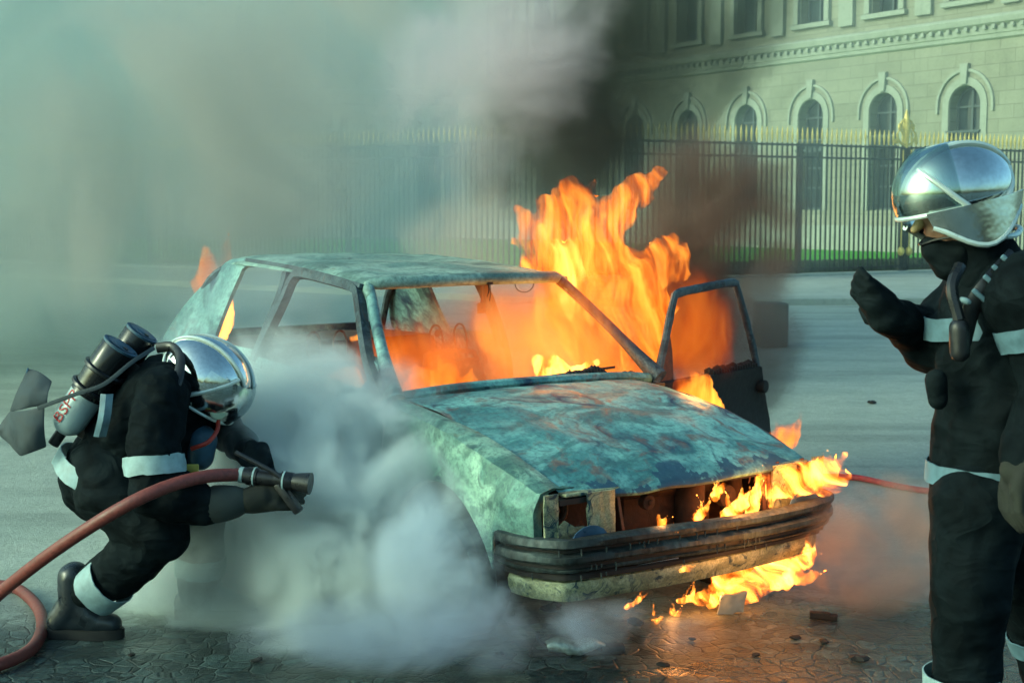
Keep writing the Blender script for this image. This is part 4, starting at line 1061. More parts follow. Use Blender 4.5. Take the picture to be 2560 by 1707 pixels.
# ---- hose and nozzle
M['hose'] = simple('red_brown_rubber_hose', (.20, .045, .038), .5, 0, 60, .25, .35)
def hoses():
    noz = Lp(640, 1178, -.24)
    path = [Lp(600, 1186, -.26), Lp(520, 1190, -.34), Lp(430, 1212, -.42), Lp(330, 1255, -.48), Lp(220, 1320, -.45), Lp(110, 1395, -.35), Lp(20, 1465, -.2), Lp(-60, 1530, -.05)]
    g0 = ground_at(-190, 1600, .027)
    gp = [g0, ground_at(-60, 1480, .027), ground_at(25, 1465, .027), ground_at(85, 1505, .027), ground_at(106, 1560, .027), ground_at(80, 1620, .027), ground_at(0, 1660, .027), ground_at(-90, 1680, .027)]
    h = MB().tube(cr(path+[ground_at(-150, 1560, .05)]+gp, 150), .0245, 14).build('fire_hose', M['hose'])
    tag(h, 'thick red brown rubber hose from the nozzle, looping back over the paving at left', 'hose')
    n = empty('hose_nozzle', noz); tag(n, 'black branch nozzle with pistol grip held in the crouching firefighter\'s gloves', 'nozzle')
    ax = (Lp(772, 1208, -.30)-Lp(600, 1186, -.26)).normalized(); A0 = Lp(600, 1186, -.26)-noz
    up = Vector((0, 0, 1)); up = (up-ax*up.z).normalized(); sd_ = ax.cross(up)
    MB().tube([A0, A0+ax*.016], .030, 20).build('coupling_ring', M['band'], n)
    MB().tube([A0+ax*t for t in (.016, .03, .031, .07, .071, .10, .13)], [.030, .030, .034, .034, .029, .029, .027], 20).build('nozzle_body', M['blackp'], n)
    MB().tube([A0+ax*t for t in (.13, .16, .161, .20, .205, .235, .27)], [.026, .026, .033, .033, .030, .036, .041], 20).build('nozzle_tip', M['blackp'], n)
    for t in (.055, .168): MB().tube([A0+ax*t, A0+ax*(t+.006)], .0355, 20).build('metal_ring', M['band'], n)
    MB().bar(A0+ax*.13-up*.02, A0+ax*.115-up*.165, .045, .032, up=ax).build('pistol_grip', M['blackp'], n, bevel=.008)
    MB().tube(cr([A0+ax*.175+up*.02+sd_*.03, A0+ax*.16+up*.05+sd_*.03, A0+ax*.075+up*.125+sd_*.025], 10), .009, 8).build('lever', M['blackp'], n)
    # the second hose lying beyond the car
    p = [ground_at(1880, 1185, .02), ground_at(2000, 1190, .02), ground_at(2135, 1193, .02), ground_at(2230, 1212, .02), ground_at(2330, 1228, .02), ground_at(2480, 1236, .02), ground_at(2680, 1238, .02)]
    h2 = MB().tube(cr(p, 80), .019, 10).build('fire_hose', simple('bright_red_hose', (.50, .03, .04), .5)); tag(h2, 'thin bright red hose on the ground between the car nose and the standing firefighter', 'hose')
hoses()

# ---- firefighter walking past at the right edge
D = 3.8
def Rp(u, v, dy=0.0): return at(u, v, D+dy)
def walking():
    hc = Rp(2385, 480, .05); face = Vector((-.90, -.10, -.22)); up = Vector((-.10, 0, 1))
    pel = Rp(2480, 1180, .08); wai = Rp(2490, 1010, .08); che = Rp(2500, 790, .08); nek = Rp(2450, 650, .06)
    shn, shf = Rp(2575, 735, -.16), Rp(2450, 740, .27)
    eln, wrn = Rp(2640, 960, -.18), Rp(2570, 1140, -.24)
    elf, wrf = Rp(2325, 860, .28), Rp(2245, 800, .14)
    hpn, hpf = Rp(2450, 1260, 0), Rp(2500, 1260, .18)
    knn, knf = Rp(2425, 1510, -.02), Rp(2580, 1480, .24)
    ann, anf = Rp(2405, 1940, .02), Rp(2660, 1850, .3)
    ann.z = .12; anf.z = .22
    b = MB(); head(b, hc-Vector((-.005, 0, .035)), face, up, .100); b.capsule(nek, hc-Vector((-.03, 0, .10)), .06, .06)
    b.capsule(pel, wai, .12, .12).capsule(wai, che, .12, .13).capsule(che, nek, .12, .06)
    for p, q, r1_, r2_ in ((shn, eln, .05, .04), (eln, wrn, .04, .03), (shf, elf, .05, .04), (elf, wrf, .04, .03), (hpn, knn, .08, .06), (knn, ann, .055, .04), (hpf, knf, .08, .06), (knf, anf, .055, .04), (che, shn, .07, .06), (che, shf, .07, .06)): b.capsule(p, q, r1_, r2_)
    body = b.build('person', M['skin'], None, remesh=.010, smoothit=2)
    tag(body, 'firefighter in black coat striding past at the right edge, chrome helmet, head bowed, hands raised', 'person')
    t = MB(); t.capsule(pel, (hpn+hpf)/2, .15, .14); t.capsule(hpn, knn, .135, .105).capsule(knn, ann, .100, .085).capsule(hpf, knf, .13, .10).capsule(knf, anf, .10, .085)
    tr_ = t.build('trousers', M['coat'], body, remesh=.014, smoothit=3, disp=.034, dsize=.14)
    q = (ann-knn).normalized(); a_ = Rp(2405, 1680, -.01)
    ring_band('reflective_band', a_, a_+q*.055, .104, .102, M['band'], tr_)
    q = (anf-knf).normalized(); a_ = knf.lerp(anf, .30); ring_band('reflective_band', a_, a_+q*.055, .106, .104, M['bandb'], tr_)
    j = MB(); hem = Rp(2490, 1225, .08)
    j.capsule(wai, che, .155, .165, 20).capsule(che, nek+Vector((.02, 0, 0)), .15, .09)
    j.tube([hem+Vector((0, 0, -.035)), hem, wai+Vector((0, 0, -.08)), wai, wai.lerp(che, .6)], [.175, .175, .168, .165, .17], 24)
    j.capsule(hem+Vector((0, .08, .06)), che+Vector((0, .12, 0)), .125, .13).capsule(hem+Vector((0, -.07, .06)), che+Vector((0, -.08, 0)), .12, .13)
    j.capsule(che, shn, .12, .115).capsule(che, shf, .12, .11).capsule(shn, eln, .108, .09).capsule(eln, wrn, .088, .07)
    j.capsule(shf, elf, .10, .088).capsule(elf, wrf, .086, .066)
    jk = j.build('coat', M['coat'], body, remesh=.012, smoothit=3, disp=.045, dsize=.14)
    ring_band('reflective_band', hem+Vector((0, 0, .022)), hem+Vector((0, 0, .078)), .190, .188, M['bandb'], jk, 40, .004, 1.0)
    ring_band('reflective_band', che+Vector((-.0, .02, -.035)), che+Vector((-.01, .02, .025)), .192, .19, M['bandb'], jk, 40, .004, 1.12, (0, 1, 0))
    ring_band('reflective_band', shn.lerp(eln, .30), shn.lerp(eln, .55), .112, .108, M['bandb'], jk, 30)
    MB().capsule(nek+Vector((.01, 0, -.03)), nek+Vector((-.02, 0, .05)), .095, .082).build('collar', M['coat'], jk, remesh=.012, disp=.012, dsize=.05)
    # harness, straps and buckles on the chest
    st = MB().tube(cr([Rp(2535, 640, -.06), Rp(2480, 700, -.12), Rp(2430, 770, -.12), Rp(2405, 860, -.10)], 20), .024, 8, True, .35, (0, 1, 0)).build('harness_strap', M['blackp'], body)
    for u, v, dy in ((2522, 655, -.10), (2500, 680, -.125), (2478, 705, -.145), (2450, 740, -.148)): MB().box(Rp(u, v, dy), (.050, .012, .013), M=Matrix.Rotation(.7, 3, 'Y')).build('buckle', M['bandb'], st, bevel=.004)
    MB().ball(Rp(2412, 752, -.155), (.018, .008, .009), 10, Matrix.Rotation(.3, 3, 'Y')).build('badge', M['band'], jk)
    MB().capsule(Rp(2398, 820, -.16), Rp(2400, 880, -.16), .026, .026).build('radio', M['blackp'], body, remesh=.008)
    mk = MB().tube(cr([Rp(2400, 665, -.1), Rp(2380, 720, -.14), Rp(2398, 800, -.16)], 14), .016, 8).build('speaker_lead', M['blackp'], body)
    sh = helmet(body, hc, face, up, .152, .126, .134, True)
    f_, s_, u_ = frame_of(face, up)
    def HP(x, y, z): return hc+f_*x*.158+s_*y*.132+u_*z*.140
    for k in (-1, 1):
        rows = []
        for i in range(12):
            q = i/11; x = .80-1.75*q; lo = -.50-.52*math.sin(math.pi*q)**1.2
            rows.append([HP(x*(1-.02*j), k*math.sqrt(max(.05, 1.04-x*x*.8))*1.03, -.22+(lo+.22)*j/5) for j in range(6)])
        MB().grid(rows).build('ear_guard', M['chrome'], sh, thick=.004)
        MB().tube([r_[-1] for r_ in rows], .008, 8).build('guard_rim', M['ridge'], sh)
    MB().tube(cr([HP(.15, -1.0, -.75), hc+Vector((-.055, -.05, -.125)), hc+Vector((-.085, 0, -.14)), hc+Vector((-.05, .06, -.12))], 16), .007, 6, True, .5).build('chin_strap', M['blackp'], sh)
    MB().capsule(hc+Vector((-.005, 0, -.17)), hc+Vector((-.040, 0, -.150)), .068, .045).build('face_shade_hood', M['coat2'], body, remesh=.01, smoothit=2)  # dark hood added to darken the lower face, painted shade under the helmet
    # added amber piece at the mouth: firelight on the face put into its colour
    m_ = MB().capsule(hc+Vector((-.092, -.01, -.085)), hc+Vector((-.105, -.01, -.10)), .016, .012).build('firelit_mouth', simple('amber_firelight', (.40, .30, .14), .5), body, remesh=.006, smoothit=1)
    for (w, s1) in ((wrf, -1), ):
        g_ = MB(); g_.capsule(wrf, Rp(2215, 790, .10), .058, .052); g_.capsule(Rp(2215, 782, .1), Rp(2185, 748, .08), .052, .045); hand(g_, Rp(2185, 742, .07), (-.70, -.3, .5), (.1, -.5, .85), (-.3, -.9, 0), .20, 1.5); g_.build('glove', M['coat2'], body, remesh=.006, smoothit=2)
    g_ = MB(); g_.capsule(wrn, Rp(2545, 1175, -.26), .05, .045); hand(g_, Rp(2540, 1200, -.27), (-.3, -.1, -.95), (.2, -.9, 0), (-.9, 0, .3), .21, .6); g_.build('glove', M['glove'], body, remesh=.006, smoothit=2)
    MB().capsule(Rp(2340, 950, -.05), Rp(2345, 1000, -.05), .03, .026).build('belt_pouch', M['coat2'], jk, remesh=.008)
    for an in (ann, anf):
        bt = MB().capsule(an+Vector((0, 0, .14)), an, .07, .065).capsule(an, Vector((an.x+.04, an.y, an.z-.06)), .06, .055).capsule(an, Vector((an.x-.14, an.y, an.z-.065)), .062, .05).build('boot', M['boot'], body, remesh=.01, smoothit=2)
walking()

# ---- debris on the paving
def debris():
    c = ground_at(1832, 1534); b = MB(); rows = []
    for i in range(10):
        rows.append([Vector((-.055+.11*i/9+.010*(k/8-.5)*2, .006*fbm((i*.3, k*.3, 0), 1)-.01*(k/8), .0+.092*k/8*(1+.05*math.sin(i)))) for k in range(9)])
    o = b.grid(rows).build('scrap_sheet', simple('pale_scrap', (.40, .47, .47), .6, 0, 14, .2, .5, .01), thick=.012, bevel=.003, disp=.012, dsize=.04); o.location = c; o.rotation_euler = (.15, -.12, .1)
    tag(o, 'pale crumpled square scrap standing on the ground under the burning bumper', 'scrap')
    c = ground_at(1440, 1636); root = empty('burnt_muffler', c, .06); tag(root, 'crumpled silver burnt metal piece lying in front of the car', 'debris')
    b = MB(); n = 20
    P_ = [Vector((-.11+.22*i/(n-1), 0, .035+.008*math.sin(i*.5))) for i in range(n)]
    b.tube(P_, [.012+.028*math.sin(math.pi*min(1, (i+2)/n))**.6 for i in range(n)], 14, True, .75, (0, 0, 1)); b.build('shell', simple('scorched_silver', (.34, .42, .40), .45, .6, 60, .4, .8), root, disp=.012, dsize=.025)
    MB().tube(cr([(-.10, 0, .03), (-.14, .01, .05), (-.145, 0, .09)], 8), .008, 6).build('bracket', M['char'], root)
    MB().box((.14, .01, .02), (.09, .06, .03)).build('flange', M['char'], root, bevel=.006)
    MB().box((0, 0, .010), (.34, .05, .016)).build('backing_strip', M['char'], root, bevel=.004)
    c = ground_at(2050, 1545); o = MB().box((0, 0, .014), (.085, .03, .028)).box((.055, 0, .01), (.03, .045, .02)).build('charred_block', M['char'], smooth=False, bevel=.004); o.location = c; o.rotation_euler.z = -.25; tag(o, 'small charred bar lying right of the pale scrap', 'debris')
    lumps = ['black cinder between the charred bar and the standing firefighter, nearest the bar', 'black lump under the nose, just behind the crumpled silver piece', 'charred lump at the foot of the burning drips', 'large black lump beside the trouser leg of the standing firefighter',
             'black lump in the low steam under the bumper corner', 'second black cinder right of the orange puddle glow', 'black lump in the orange reflection at the bottom edge', 'small cinder below the pale scrap, towards the bottom edge', 'black lump left of the crumpled silver piece',
             'dark lump on the pale paving far behind the car nose', 'small black lump below the spray at the bottom edge', 'small black lump right of the crouching firefighter\'s boot', 'tiny black cinder below the small ground flames']
    for i, (u, v, s) in enumerate(((1990, 1598, .03), (1470, 1560, .04), (1590, 1565, .05), (2150, 1655, .045), (1380, 1530, .06), (2060, 1608, .028), (1660, 1668, .03), (1890, 1640, .022), (1250, 1640, .03), (2180, 1010, .05), (640, 1655, .03), (330, 1640, .022), (1730, 1600, .02))):
        c = ground_at(u, v); b = MB().ball((0, 0, s*.35), (s*.9, s*.6, s*.28), 10)
        b.v = [tuple(Vector(p)*(1+.35*fbm(p, 40, i))) for p in b.v]
        o = b.build('charred_lump', M['char'], smooth=False); o.location = c; o.rotation_euler.z = i
        tag(o, lumps[i], 'debris', 'charred lumps scattered round the car')
debris()
# ---------------------------------------------------------------- smoke, spray and flames
def smoke_mat(name, albedo, dens, scale, lo, hi, pw=2.0, edge=.55, aniso=.2, seed=0, detail=3, dist=.3, stretch=(1, 1, 1), step=1.0, bias=None, absorb=None, amp=1.8):
    """soft cloud: 1 inside the box's ellipsoid, torn by noise towards its edge"""
    k = N(name); g_ = k.n('TexCoord'); v = k.n('Mapping'); k.l(g_.outputs['Object'], v.inputs[0]); v.inputs['Scale'].default_value = stretch; v.inputs['Location'].default_value = (seed*3.7, seed*1.9, seed)
    n = k.noise(v.outputs[0], scale, detail, .64, dist)
    gg = k.n('VectorMath', operation='MULTIPLY_ADD'); k.l(g_.outputs['Generated'], gg.inputs[0]); gg.inputs[1].default_value = (2, 2, 2); gg.inputs[2].default_value = (-1, -1, -1)
    ln = k.n('VectorMath', operation='LENGTH'); k.l(gg.outputs[0], ln.inputs[0])
    r = k.math('POWER', ln.outputs[1], pw)
    n = k.math('MULTIPLY_ADD', n, amp, .5-.5*amp); f = k.math('SUBTRACT', n, k.math('MULTIPLY', r, edge))
    if bias:   # (axis, amount) density grows along a generated axis
        sx = k.n('SeparateXYZ'); k.l(g_.outputs['Generated'], sx.inputs[0]); f = k.math('ADD', f, k.math('MULTIPLY', k.math('SUBTRACT', sx.outputs[bias[0]], .5), bias[1]))
    f = k.maprange(f, lo, hi)
    cut = k.maprange(ln.outputs[1], .62, 1.0, 1, 0); f = k.math('MULTIPLY', f, cut)
    p = k.n('VolumePrincipled'); p.inputs['Color'].default_value = (*albedo, 1); p.inputs['Anisotropy'].default_value = aniso; p.inputs['Density Attribute'].default_value = ''
    if absorb: p.inputs['Absorption Color'].default_value = (*absorb, 1)
    k.l(k.math('MULTIPLY', f, dens), p.inputs['Density']); k.l(p.outputs[0], k.out.inputs['Volume'])
    k.m.cycles.volume_step_rate = step
    return k.m
def cloud(name, c, size, m, rot=(0, 0, 0), label=None):
    b = MB().ball((0, 0, 0), 1.0, 20); o = b.build(name, m); o.scale = [x/2 for x in size]; o.location = c; o.rotation_euler = rot
    me = o.data
    for v in me.vertices: v.co = Vector((v.co.x*size[0]/2, v.co.y*size[1]/2, v.co.z*size[2]/2))
    o.scale = (1, 1, 1); tag(o, label, None, None, 'stuff'); return o

FAR = (.84, .93, .88)
cloud('smoke', (-9.0, 17.5, 3.4), (24, 15, 14), smoke_mat('drifting_smoke', FAR, .42, .30, .05, .60, 2.0, .35, .1, 1, 5, .9, (1, 1, 1.2), .5, amp=2.4))
cloud('smoke', (5.0, 27.0, 5), (26, 16, 14), smoke_mat('thin_far_haze', FAR, .022, .16, .05, .55, 2.0, .30, .1, 31, 2, .4, (1, 1, 1), 1.0))
cloud('smoke', (-2.1, 12.4, 2.7), (7.5, 3.8, 3.6), smoke_mat('brown_grey_drift', (.72, .67, .63), .85, .60, .16, .66, 2.0, .40, .0, 5, 5, .9, (1, 1, .8), .5, amp=2.6), (0, -.55, 0))
# dark oily plume rising off the fire
cloud('smoke', at(1590, 120, 9.8), (2.5, 2.0, 3.6), smoke_mat('dark_plume', (.15, .18, .155), 3.8, 1.0, .16, .60, 2.0, .40, .0, 3, 5, .7, (1, 1, .8), .45), (0, .3, 0))
cloud('smoke', at(1400, 420, 9.6), (1.6, 1.5, 1.6), smoke_mat('dark_plume_foot', (.18, .19, .17), 2.6, 1.3, .12, .58, 2.0, .40, .0, 23, 5, .7, (1, 1, .8), .45))
cloud('smoke', at(1765, 630, 8.7), (1.4, 1.5, 1.95), smoke_mat('dark_red_brown_smoke', (.27, .19, .16), 6.0, 1.5, .12, .58, 2.0, .40, .0, 7, 5, .7, (1, 1, .9), .45), (0, .25, 0))
cloud('smoke', at(1270, 120, 9.0), (1.7, 1.4, 2.6), smoke_mat('pale_plume', (.88, .80, .84), 2.2, 1.1, .14, .60, 2.0, .42, .2, 9, 5, .7, (1, 1, .8), .45), (0, .45, 0))
cloud('smoke', at(1180, 640, 8.9), (1.5, 1.2, 1.1), smoke_mat('lit_haze', (.88, .76, .68), 1.6, 1.2, .16, .62, 2.0, .42, .2, 19, 4, .6, (1, 1, .8), .5))
cloud('smoke', at(1290, 850, 6.95), (1.5, 1.2, .75), smoke_mat('cabin_haze', (.92, .72, .55), 1.3, 1.8, .10, .60, 2.0, .40, .0, 29, 4, .6, (1, 1, .8), .6))
cloud('smoke', at(1890, 850, 7.9), (.70, .9, 1.15), smoke_mat('door_smoke', (.22, .21, .20), 4.2, 2.2, .14, .60, 2.0, .42, .0, 11, 4, .6, (1, 1, .8), .5))
# thin veil over the tail of the car
cloud('smoke', at(560, 860, 6.35), (1.5, .8, 1.1), smoke_mat('thin_veil', (.78, .92, 1.0), 1.3, 1.7, .14, .66, 2.0, .40, .3, 13, 4, .6, (1, 1, .8), .6))
# water spray and steam along the near side, behind the nozzle
ST = (.92, .995, 1.0)
cloud('water_spray', at(730, 1330, 6.0), (2.0, .75, 1.55), smoke_mat('steam', ST, 9.0, 3.2, .04, .60, 2.0, .42, .0, 2, 5, .8, (1, 1, 1), .5, amp=2.2))
cloud('water_spray', at(940, 1400, 5.42), (1.30, .56, 1.32), smoke_mat('steam_billow', ST, 11.0, 3.0, .08, .64, 1.8, .50, .0, 17, 5, .8, (1, 1, 1), .5, amp=2.4), (0, .6, 0))
cloud('water_spray', at(850, 1200, 5.60), (1.15, .60, 1.00), smoke_mat('spray_middle', ST, 9.0, 3.2, .06, .62, 1.8, .46, .0, 37, 5, .8, (1, 1, 1), .5, amp=2.2), (0, .6, 0))
cloud('water_spray', at(790, 1085, 5.90), (1.45, .60, 1.00), smoke_mat('spray_head', ST, 11.0, 3.2, .04, .58, 2.0, .44, .0, 21, 5, .8, (1, 1, 1), .5, amp=2.0), (0, .3, 0))
cloud('water_spray', at(1090, 1410, 5.12), (.62, .40, .80), smoke_mat('wheel_steam', (.80, .90, 1.0), 7.5, 3.2, .10, .62, 1.8, .46, .0, 47, 5, .8, (1, 1, 1), .7, amp=2.0))
cloud('steam', at(580, 1440, 5.70), (1.05, .30, .80), smoke_mat('knee_steam', ST, 12.0, 2.4, .04, .58, 2.0, .42, .0, 27, 5, .6, (1, 1, 1), .8))
cloud('steam', at(1150, 1570, 4.80), (2.0, .7, .34), smoke_mat('low_steam', (.60, .70, .84), 4.5, 2.6, .18, .60, 2.2, .42, .3, 4, 5, .6, (1, 1, 1.6), .5))
cloud('smoke', at(2150, 1370, 5.9), (1.25, .8, .80), smoke_mat('low_smoke', (.80, .62, .50), 5.5, 2.4, .18, .60, 2.2, .42, .3, 6, 5, .6, (1, 1, 1.2), .5))

def flame_mat(name, strength, scale=3.0, seed=0, lean=(0, 0, 0), hot=.0, lo=.30, hi=.62, red=False, step=.5, K=8, stretch=(1, 1, .26), base=0.0, fall=False):
    k = N(name); g_ = k.n('TexCoord'); v = k.n('Mapping'); k.l(g_.outputs['Object'], v.inputs[0]); v.inputs['Rotation'].default_value = lean; v.inputs['Location'].default_value = (seed*2.3, seed, seed*.7)
    nz = k.n('TexNoise'); k.l(v.outputs[0], nz.inputs['Vector']); nz.inputs['Scale'].default_value = scale*.5; nz.inputs['Detail'].default_value = 1
    sv = k.n('VectorMath', operation='SCALE'); k.l(nz.outputs['Color'], sv.inputs[0]); sv.inputs['Scale'].default_value = .55/scale*3
    ad = k.n('VectorMath', operation='ADD'); k.l(v.outputs[0], ad.inputs[0]); k.l(sv.outputs[0], ad.inputs[1])
    mp = k.n('Mapping'); k.l(ad.outputs[0], mp.inputs[0]); mp.inputs['Scale'].default_value = stretch
    n = k.noise(mp.outputs[0], scale*2.2, 5, .62, .5)
    f = k.maprange(n, lo, hi); 
    if fall:
        gg = k.n('VectorMath', operation='MULTIPLY_ADD'); k.l(g_.outputs['Generated'], gg.inputs[0]); gg.inputs[1].default_value = (2, 2, 2); gg.inputs[2].default_value = (-1, -1, -1)
        ln = k.n('VectorMath', operation='LENGTH'); k.l(gg.outputs[0], ln.inputs[0]); f = k.math('MULTIPLY', k.maprange(k.math('SUBTRACT', ln.outputs[1], k.math('MULTIPLY', k.math('SUBTRACT', n, .5), 1.2)), .35, .95, 1, 0), k.math('MULTIPLY_ADD', f, .75, .25))
    f2 = k.math('POWER', f, 2.0)
    if red: col = k.ramp(f, [(0, (1, .07, .008)), (.55, (1, .15, .012)), (1, (1, .30, .03))])
    else: col = k.ramp(f, [(0, (1, .05, .003)), (.5, (1, .17+hot*.10, .008+hot*.01)), (1, (1, .30+hot*.20, .022+hot*.08))])
    em = k.n('Emission'); k.l(col, em.inputs[0]); k.l(k.math('MULTIPLY', f2, strength*K), em.inputs[1])
    ab = k.n('VolumeAbsorption'); ab.inputs[0].default_value = (.15, .06, .03, 1); k.l(k.math('MULTIPLY_ADD', f, K, base), ab.inputs[1])
    a = k.n('AddShader'); k.l(em.outputs[0], a.inputs[0]); k.l(ab.outputs[0], a.inputs[1]); k.l(a.outputs[0], k.out.inputs['Volume'])
    k.m.cycles.volume_step_rate = step; return k.m
def flame(name, chains, m, label, vox=.03, disp=.09, dsize=.16, lamp=None, group=None):
    b = MB(); c0 = None
    for ch in chains:
        P = [at(*q[:3]) for q in ch]; r = [q[3] for q in ch]
        if c0 is None: c0 = P[0]
        Q = cr(P, 4*len(P)); rr = []
        for i in range(len(Q)):
            t = i/(len(Q)-1)*(len(r)-1); j = min(int(t), len(r)-2); rr.append(r[j]+(r[j+1]-r[j])*(t-j))
        b.capsule(Q[0], Q[1], rr[0], rr[1], 12)
        b.tube([q for q in Q], rr, 12)
    o = b.build(name, m, None, remesh=vox, smoothit=1, disp=disp, dsize=dsize, loc=c0, disp2=disp*.45)
    tag(o, label, 'flame', group)
    if lamp:
        for (u, v_, Y, pw, rad) in lamp:
            l = bpy.data.lights.new('fire_glow', 'POINT'); l.energy = pw*.10; l.color = (1, .38, .09); l.shadow_soft_size = rad
            lo = bpy.data.objects.new('fire_glow', l); link(lo, o); lo.location = at(u, v_, Y)-c0
    return o
def licks(n, p0, p1, Y, vec, ln, r, seed, sway=.35):
    rr = random.Random(seed); out = []
    for i in range(n):
        t = rr.random(); u = p0[0]+(p1[0]-p0[0])*t+rr.uniform(-8, 8); v = p0[1]+(p1[1]-p0[1])*t+rr.uniform(-8, 8); L = ln*rr.uniform(.5, 1.15); q = rr.uniform(.6, 1.1)
        a = rr.uniform(-sway, sway); dx = vec[0]*math.cos(a)-vec[1]*math.sin(a); dy = vec[0]*math.sin(a)+vec[1]*math.cos(a); b = a*1.6+rr.uniform(-.3, .3)
        ex = vec[0]*math.cos(b)-vec[1]*math.sin(b); ey = vec[0]*math.sin(b)+vec[1]*math.cos(b); y = Y+rr.uniform(-.08, .08)
        out.append([(u, v, y, r*q), (u+dx*L*.5, v+dy*L*.5, y, r*q*.85), (u+dx*L*.5+ex*L*.3, v+dy*L*.5+ey*L*.3, y, r*q*.4), (u+dx*L*.5+ex*L*.5, v+dy*L*.5+ey*L*.5, y, r*q*.06)])
    return out
flame('flame', licks(9, (1370, 560), (1470, 520), 7.5, (.15, -.99), 120, .05, 1)+licks(9, (1560, 620), (1690, 700), 7.5, (.45, -.9), 110, .045, 2)+licks(6, (1330, 640), (1370, 720), 7.5, (-.3, -.95), 90, .05, 3)+[[(1560, 960, 7.3, .16), (1500, 800, 7.4, .24), (1430, 660, 7.5, .25), (1410, 560, 7.5, .19), (1430, 470, 7.5, .09), (1432, 425, 7.5, .01)],
                [(1380, 640, 7.5, .15), (1330, 580, 7.5, .09), (1300, 530, 7.5, .04), (1288, 490, 7.5, .008)],
                [(1490, 640, 7.5, .18), (1545, 530, 7.5, .13), (1615, 460, 7.5, .08), (1668, 415, 7.5, .035), (1688, 375, 7.5, .006)],
                [(1540, 800, 7.4, .22), (1600, 690, 7.5, .17), (1655, 630, 7.5, .10), (1668, 590, 7.5, .01)],
                [(1600, 900, 7.3, .18), (1630, 780, 7.4, .14), (1655, 690, 7.5, .06), (1700, 655, 7.5, .01)]],
      flame_mat('great_flame', 2.9, 6.2, 1, (0, .25, 0), .3, .34, .70, K=10, step=.25, base=1.8, stretch=(1, 1, .16)), 'great orange flame roaring out of the driver side between windscreen and open door', .03, .13, .17,
      [(1500, 760, 7.4, 240, .3), (1420, 560, 7.5, 120, .25)])
cf = cloud('flame', at(1370, 850, 6.95), (1.15, 1.0, .80), flame_mat('cabin_fire', 1.5, 2.4, 4, (0, .1, 0), .35, .25, .72, K=3.4, step=.6, fall=True), (0, 0, 0)); tag(cf, 'hazy orange fire filling the driver side of the cabin', 'flame', None, 'thing')
for (u_, v_, Y_, pw_) in ((1380, 880, 6.9, 160),):
    l = bpy.data.lights.new('fire_glow', 'POINT'); l.energy = pw_*.10; l.color = (1, .38, .09); l.shadow_soft_size = .2; lo_ = bpy.data.objects.new('fire_glow', l); link(lo_, cf); lo_.location = at(u_, v_, Y_)-cf.location
flame('flame', [[(1450, 790, 7.15, .07), (1405, 720, 7.15, .10), (1375, 640, 7.15, .095), (1350, 590, 7.15, .05), (1335, 555, 7.15, .008)], [(1430, 700, 7.15, .07), (1425, 620, 7.15, .05), (1440, 570, 7.15, .008)]]+licks(6, (1350, 640), (1450, 700), 7.15, (-.1, -.99), 110, .035, 71), flame_mat('hot_core', 3.6, 5.0, 51, (0, .2, 0), .9, .34, .70, K=9, step=.4, stretch=(1, 1, .22)), 'yellow hot streak of flame beside the windscreen pillar, in front of the great flame', .02, .08, .12)
flame('flame', [[(1390, 965, 6.5, .07), (1375, 930, 6.5, .09), (1350, 905, 6.5, .05), (1330, 890, 6.5, .01)], [(1440, 960, 6.5, .08), (1470, 920, 6.55, .05), (1500, 900, 6.55, .01)]],
      flame_mat('dash_flame', 4.0, 7.0, 5, (0, .2, 0), .9, .32, .66, K=22, step=.4), 'bright yellow flame licking up behind the middle of the windscreen', .015, .05, .07)
flame('flame', licks(12, (1010, 965), (1190, 965), 6.9, (.15, -.98), 95, .03, 61)+[[(1030, 985, 6.9, .07), (1080, 970, 6.9, .08), (1130, 975, 6.9, .08), (1180, 975, 6.9, .06)]], flame_mat('footwell_fire', 1.5, 4.5, 6, (0, .1, 0), 0, .26, .68, True, .5, K=14), 'low red flame inside the cabin under the windscreen, passenger side', .025, .08, .1, [(1060, 930, 6.8, 26, .1)])
flame('flame', [[(830, 965, 6.9, .05), (870, 955, 6.9, .08), (905, 940, 6.9, .06)], [(880, 850, 7.4, .02), (905, 835, 7.4, .03), (912, 812, 7.4, .004)]], flame_mat('seat_flame', 1.8, 6, 7, (0, .1, 0), .2, .26, .66, K=20, step=.5), 'small flames on the front passenger seat seen through the side window', .016, .04, .07, [(870, 920, 6.9, 10, .08)])
flame('flame', [[(548, 835, 7.55, .05), (562, 790, 7.6, .055), (572, 745, 7.6, .03), (580, 700, 7.6, .004)]], flame_mat('tail_flame', 2.6, 4, 8, (0, .1, 0), .7, .20, .60, K=30, step=.4), 'tongue of yellow flame in the rear side window corner', .014, .03, .08, [(560, 780, 7.6, 14, .05)])
flame('flame', [[(515, 720, 8.6, .09), (522, 660, 8.6, .07), (508, 610, 8.6, .01)], [(560, 700, 8.6, .08), (568, 620, 8.6, .035), (572, 560, 8.6, .004)]], flame_mat('boot_flame', 1.0, 4, 9, (0, .1, 0), 0, .28, .62, True, .4, K=5), 'faint pink orange flames showing above the tailgate through smoke', .02, .06, .1)
flame('flame', [[(1775, 1035, 6.6, .07), (1745, 985, 6.6, .08), (1725, 940, 6.6, .05), (1715, 915, 6.6, .008)], [(1715, 1010, 6.6, .06), (1700, 950, 6.6, .04), (1688, 925, 6.6, .006)], [(1762, 1000, 6.6, .05), (1768, 930, 6.6, .006)]],
      flame_mat('hinge_flame', 2.0, 5, 10, (0, -.2, 0), .2, .26, .62, K=24, step=.4, stretch=(1, 1, .22)), 'upright orange flames between the bonnet edge and the open door', .014, .04, .07, [(1745, 970, 6.5, 30, .08)])
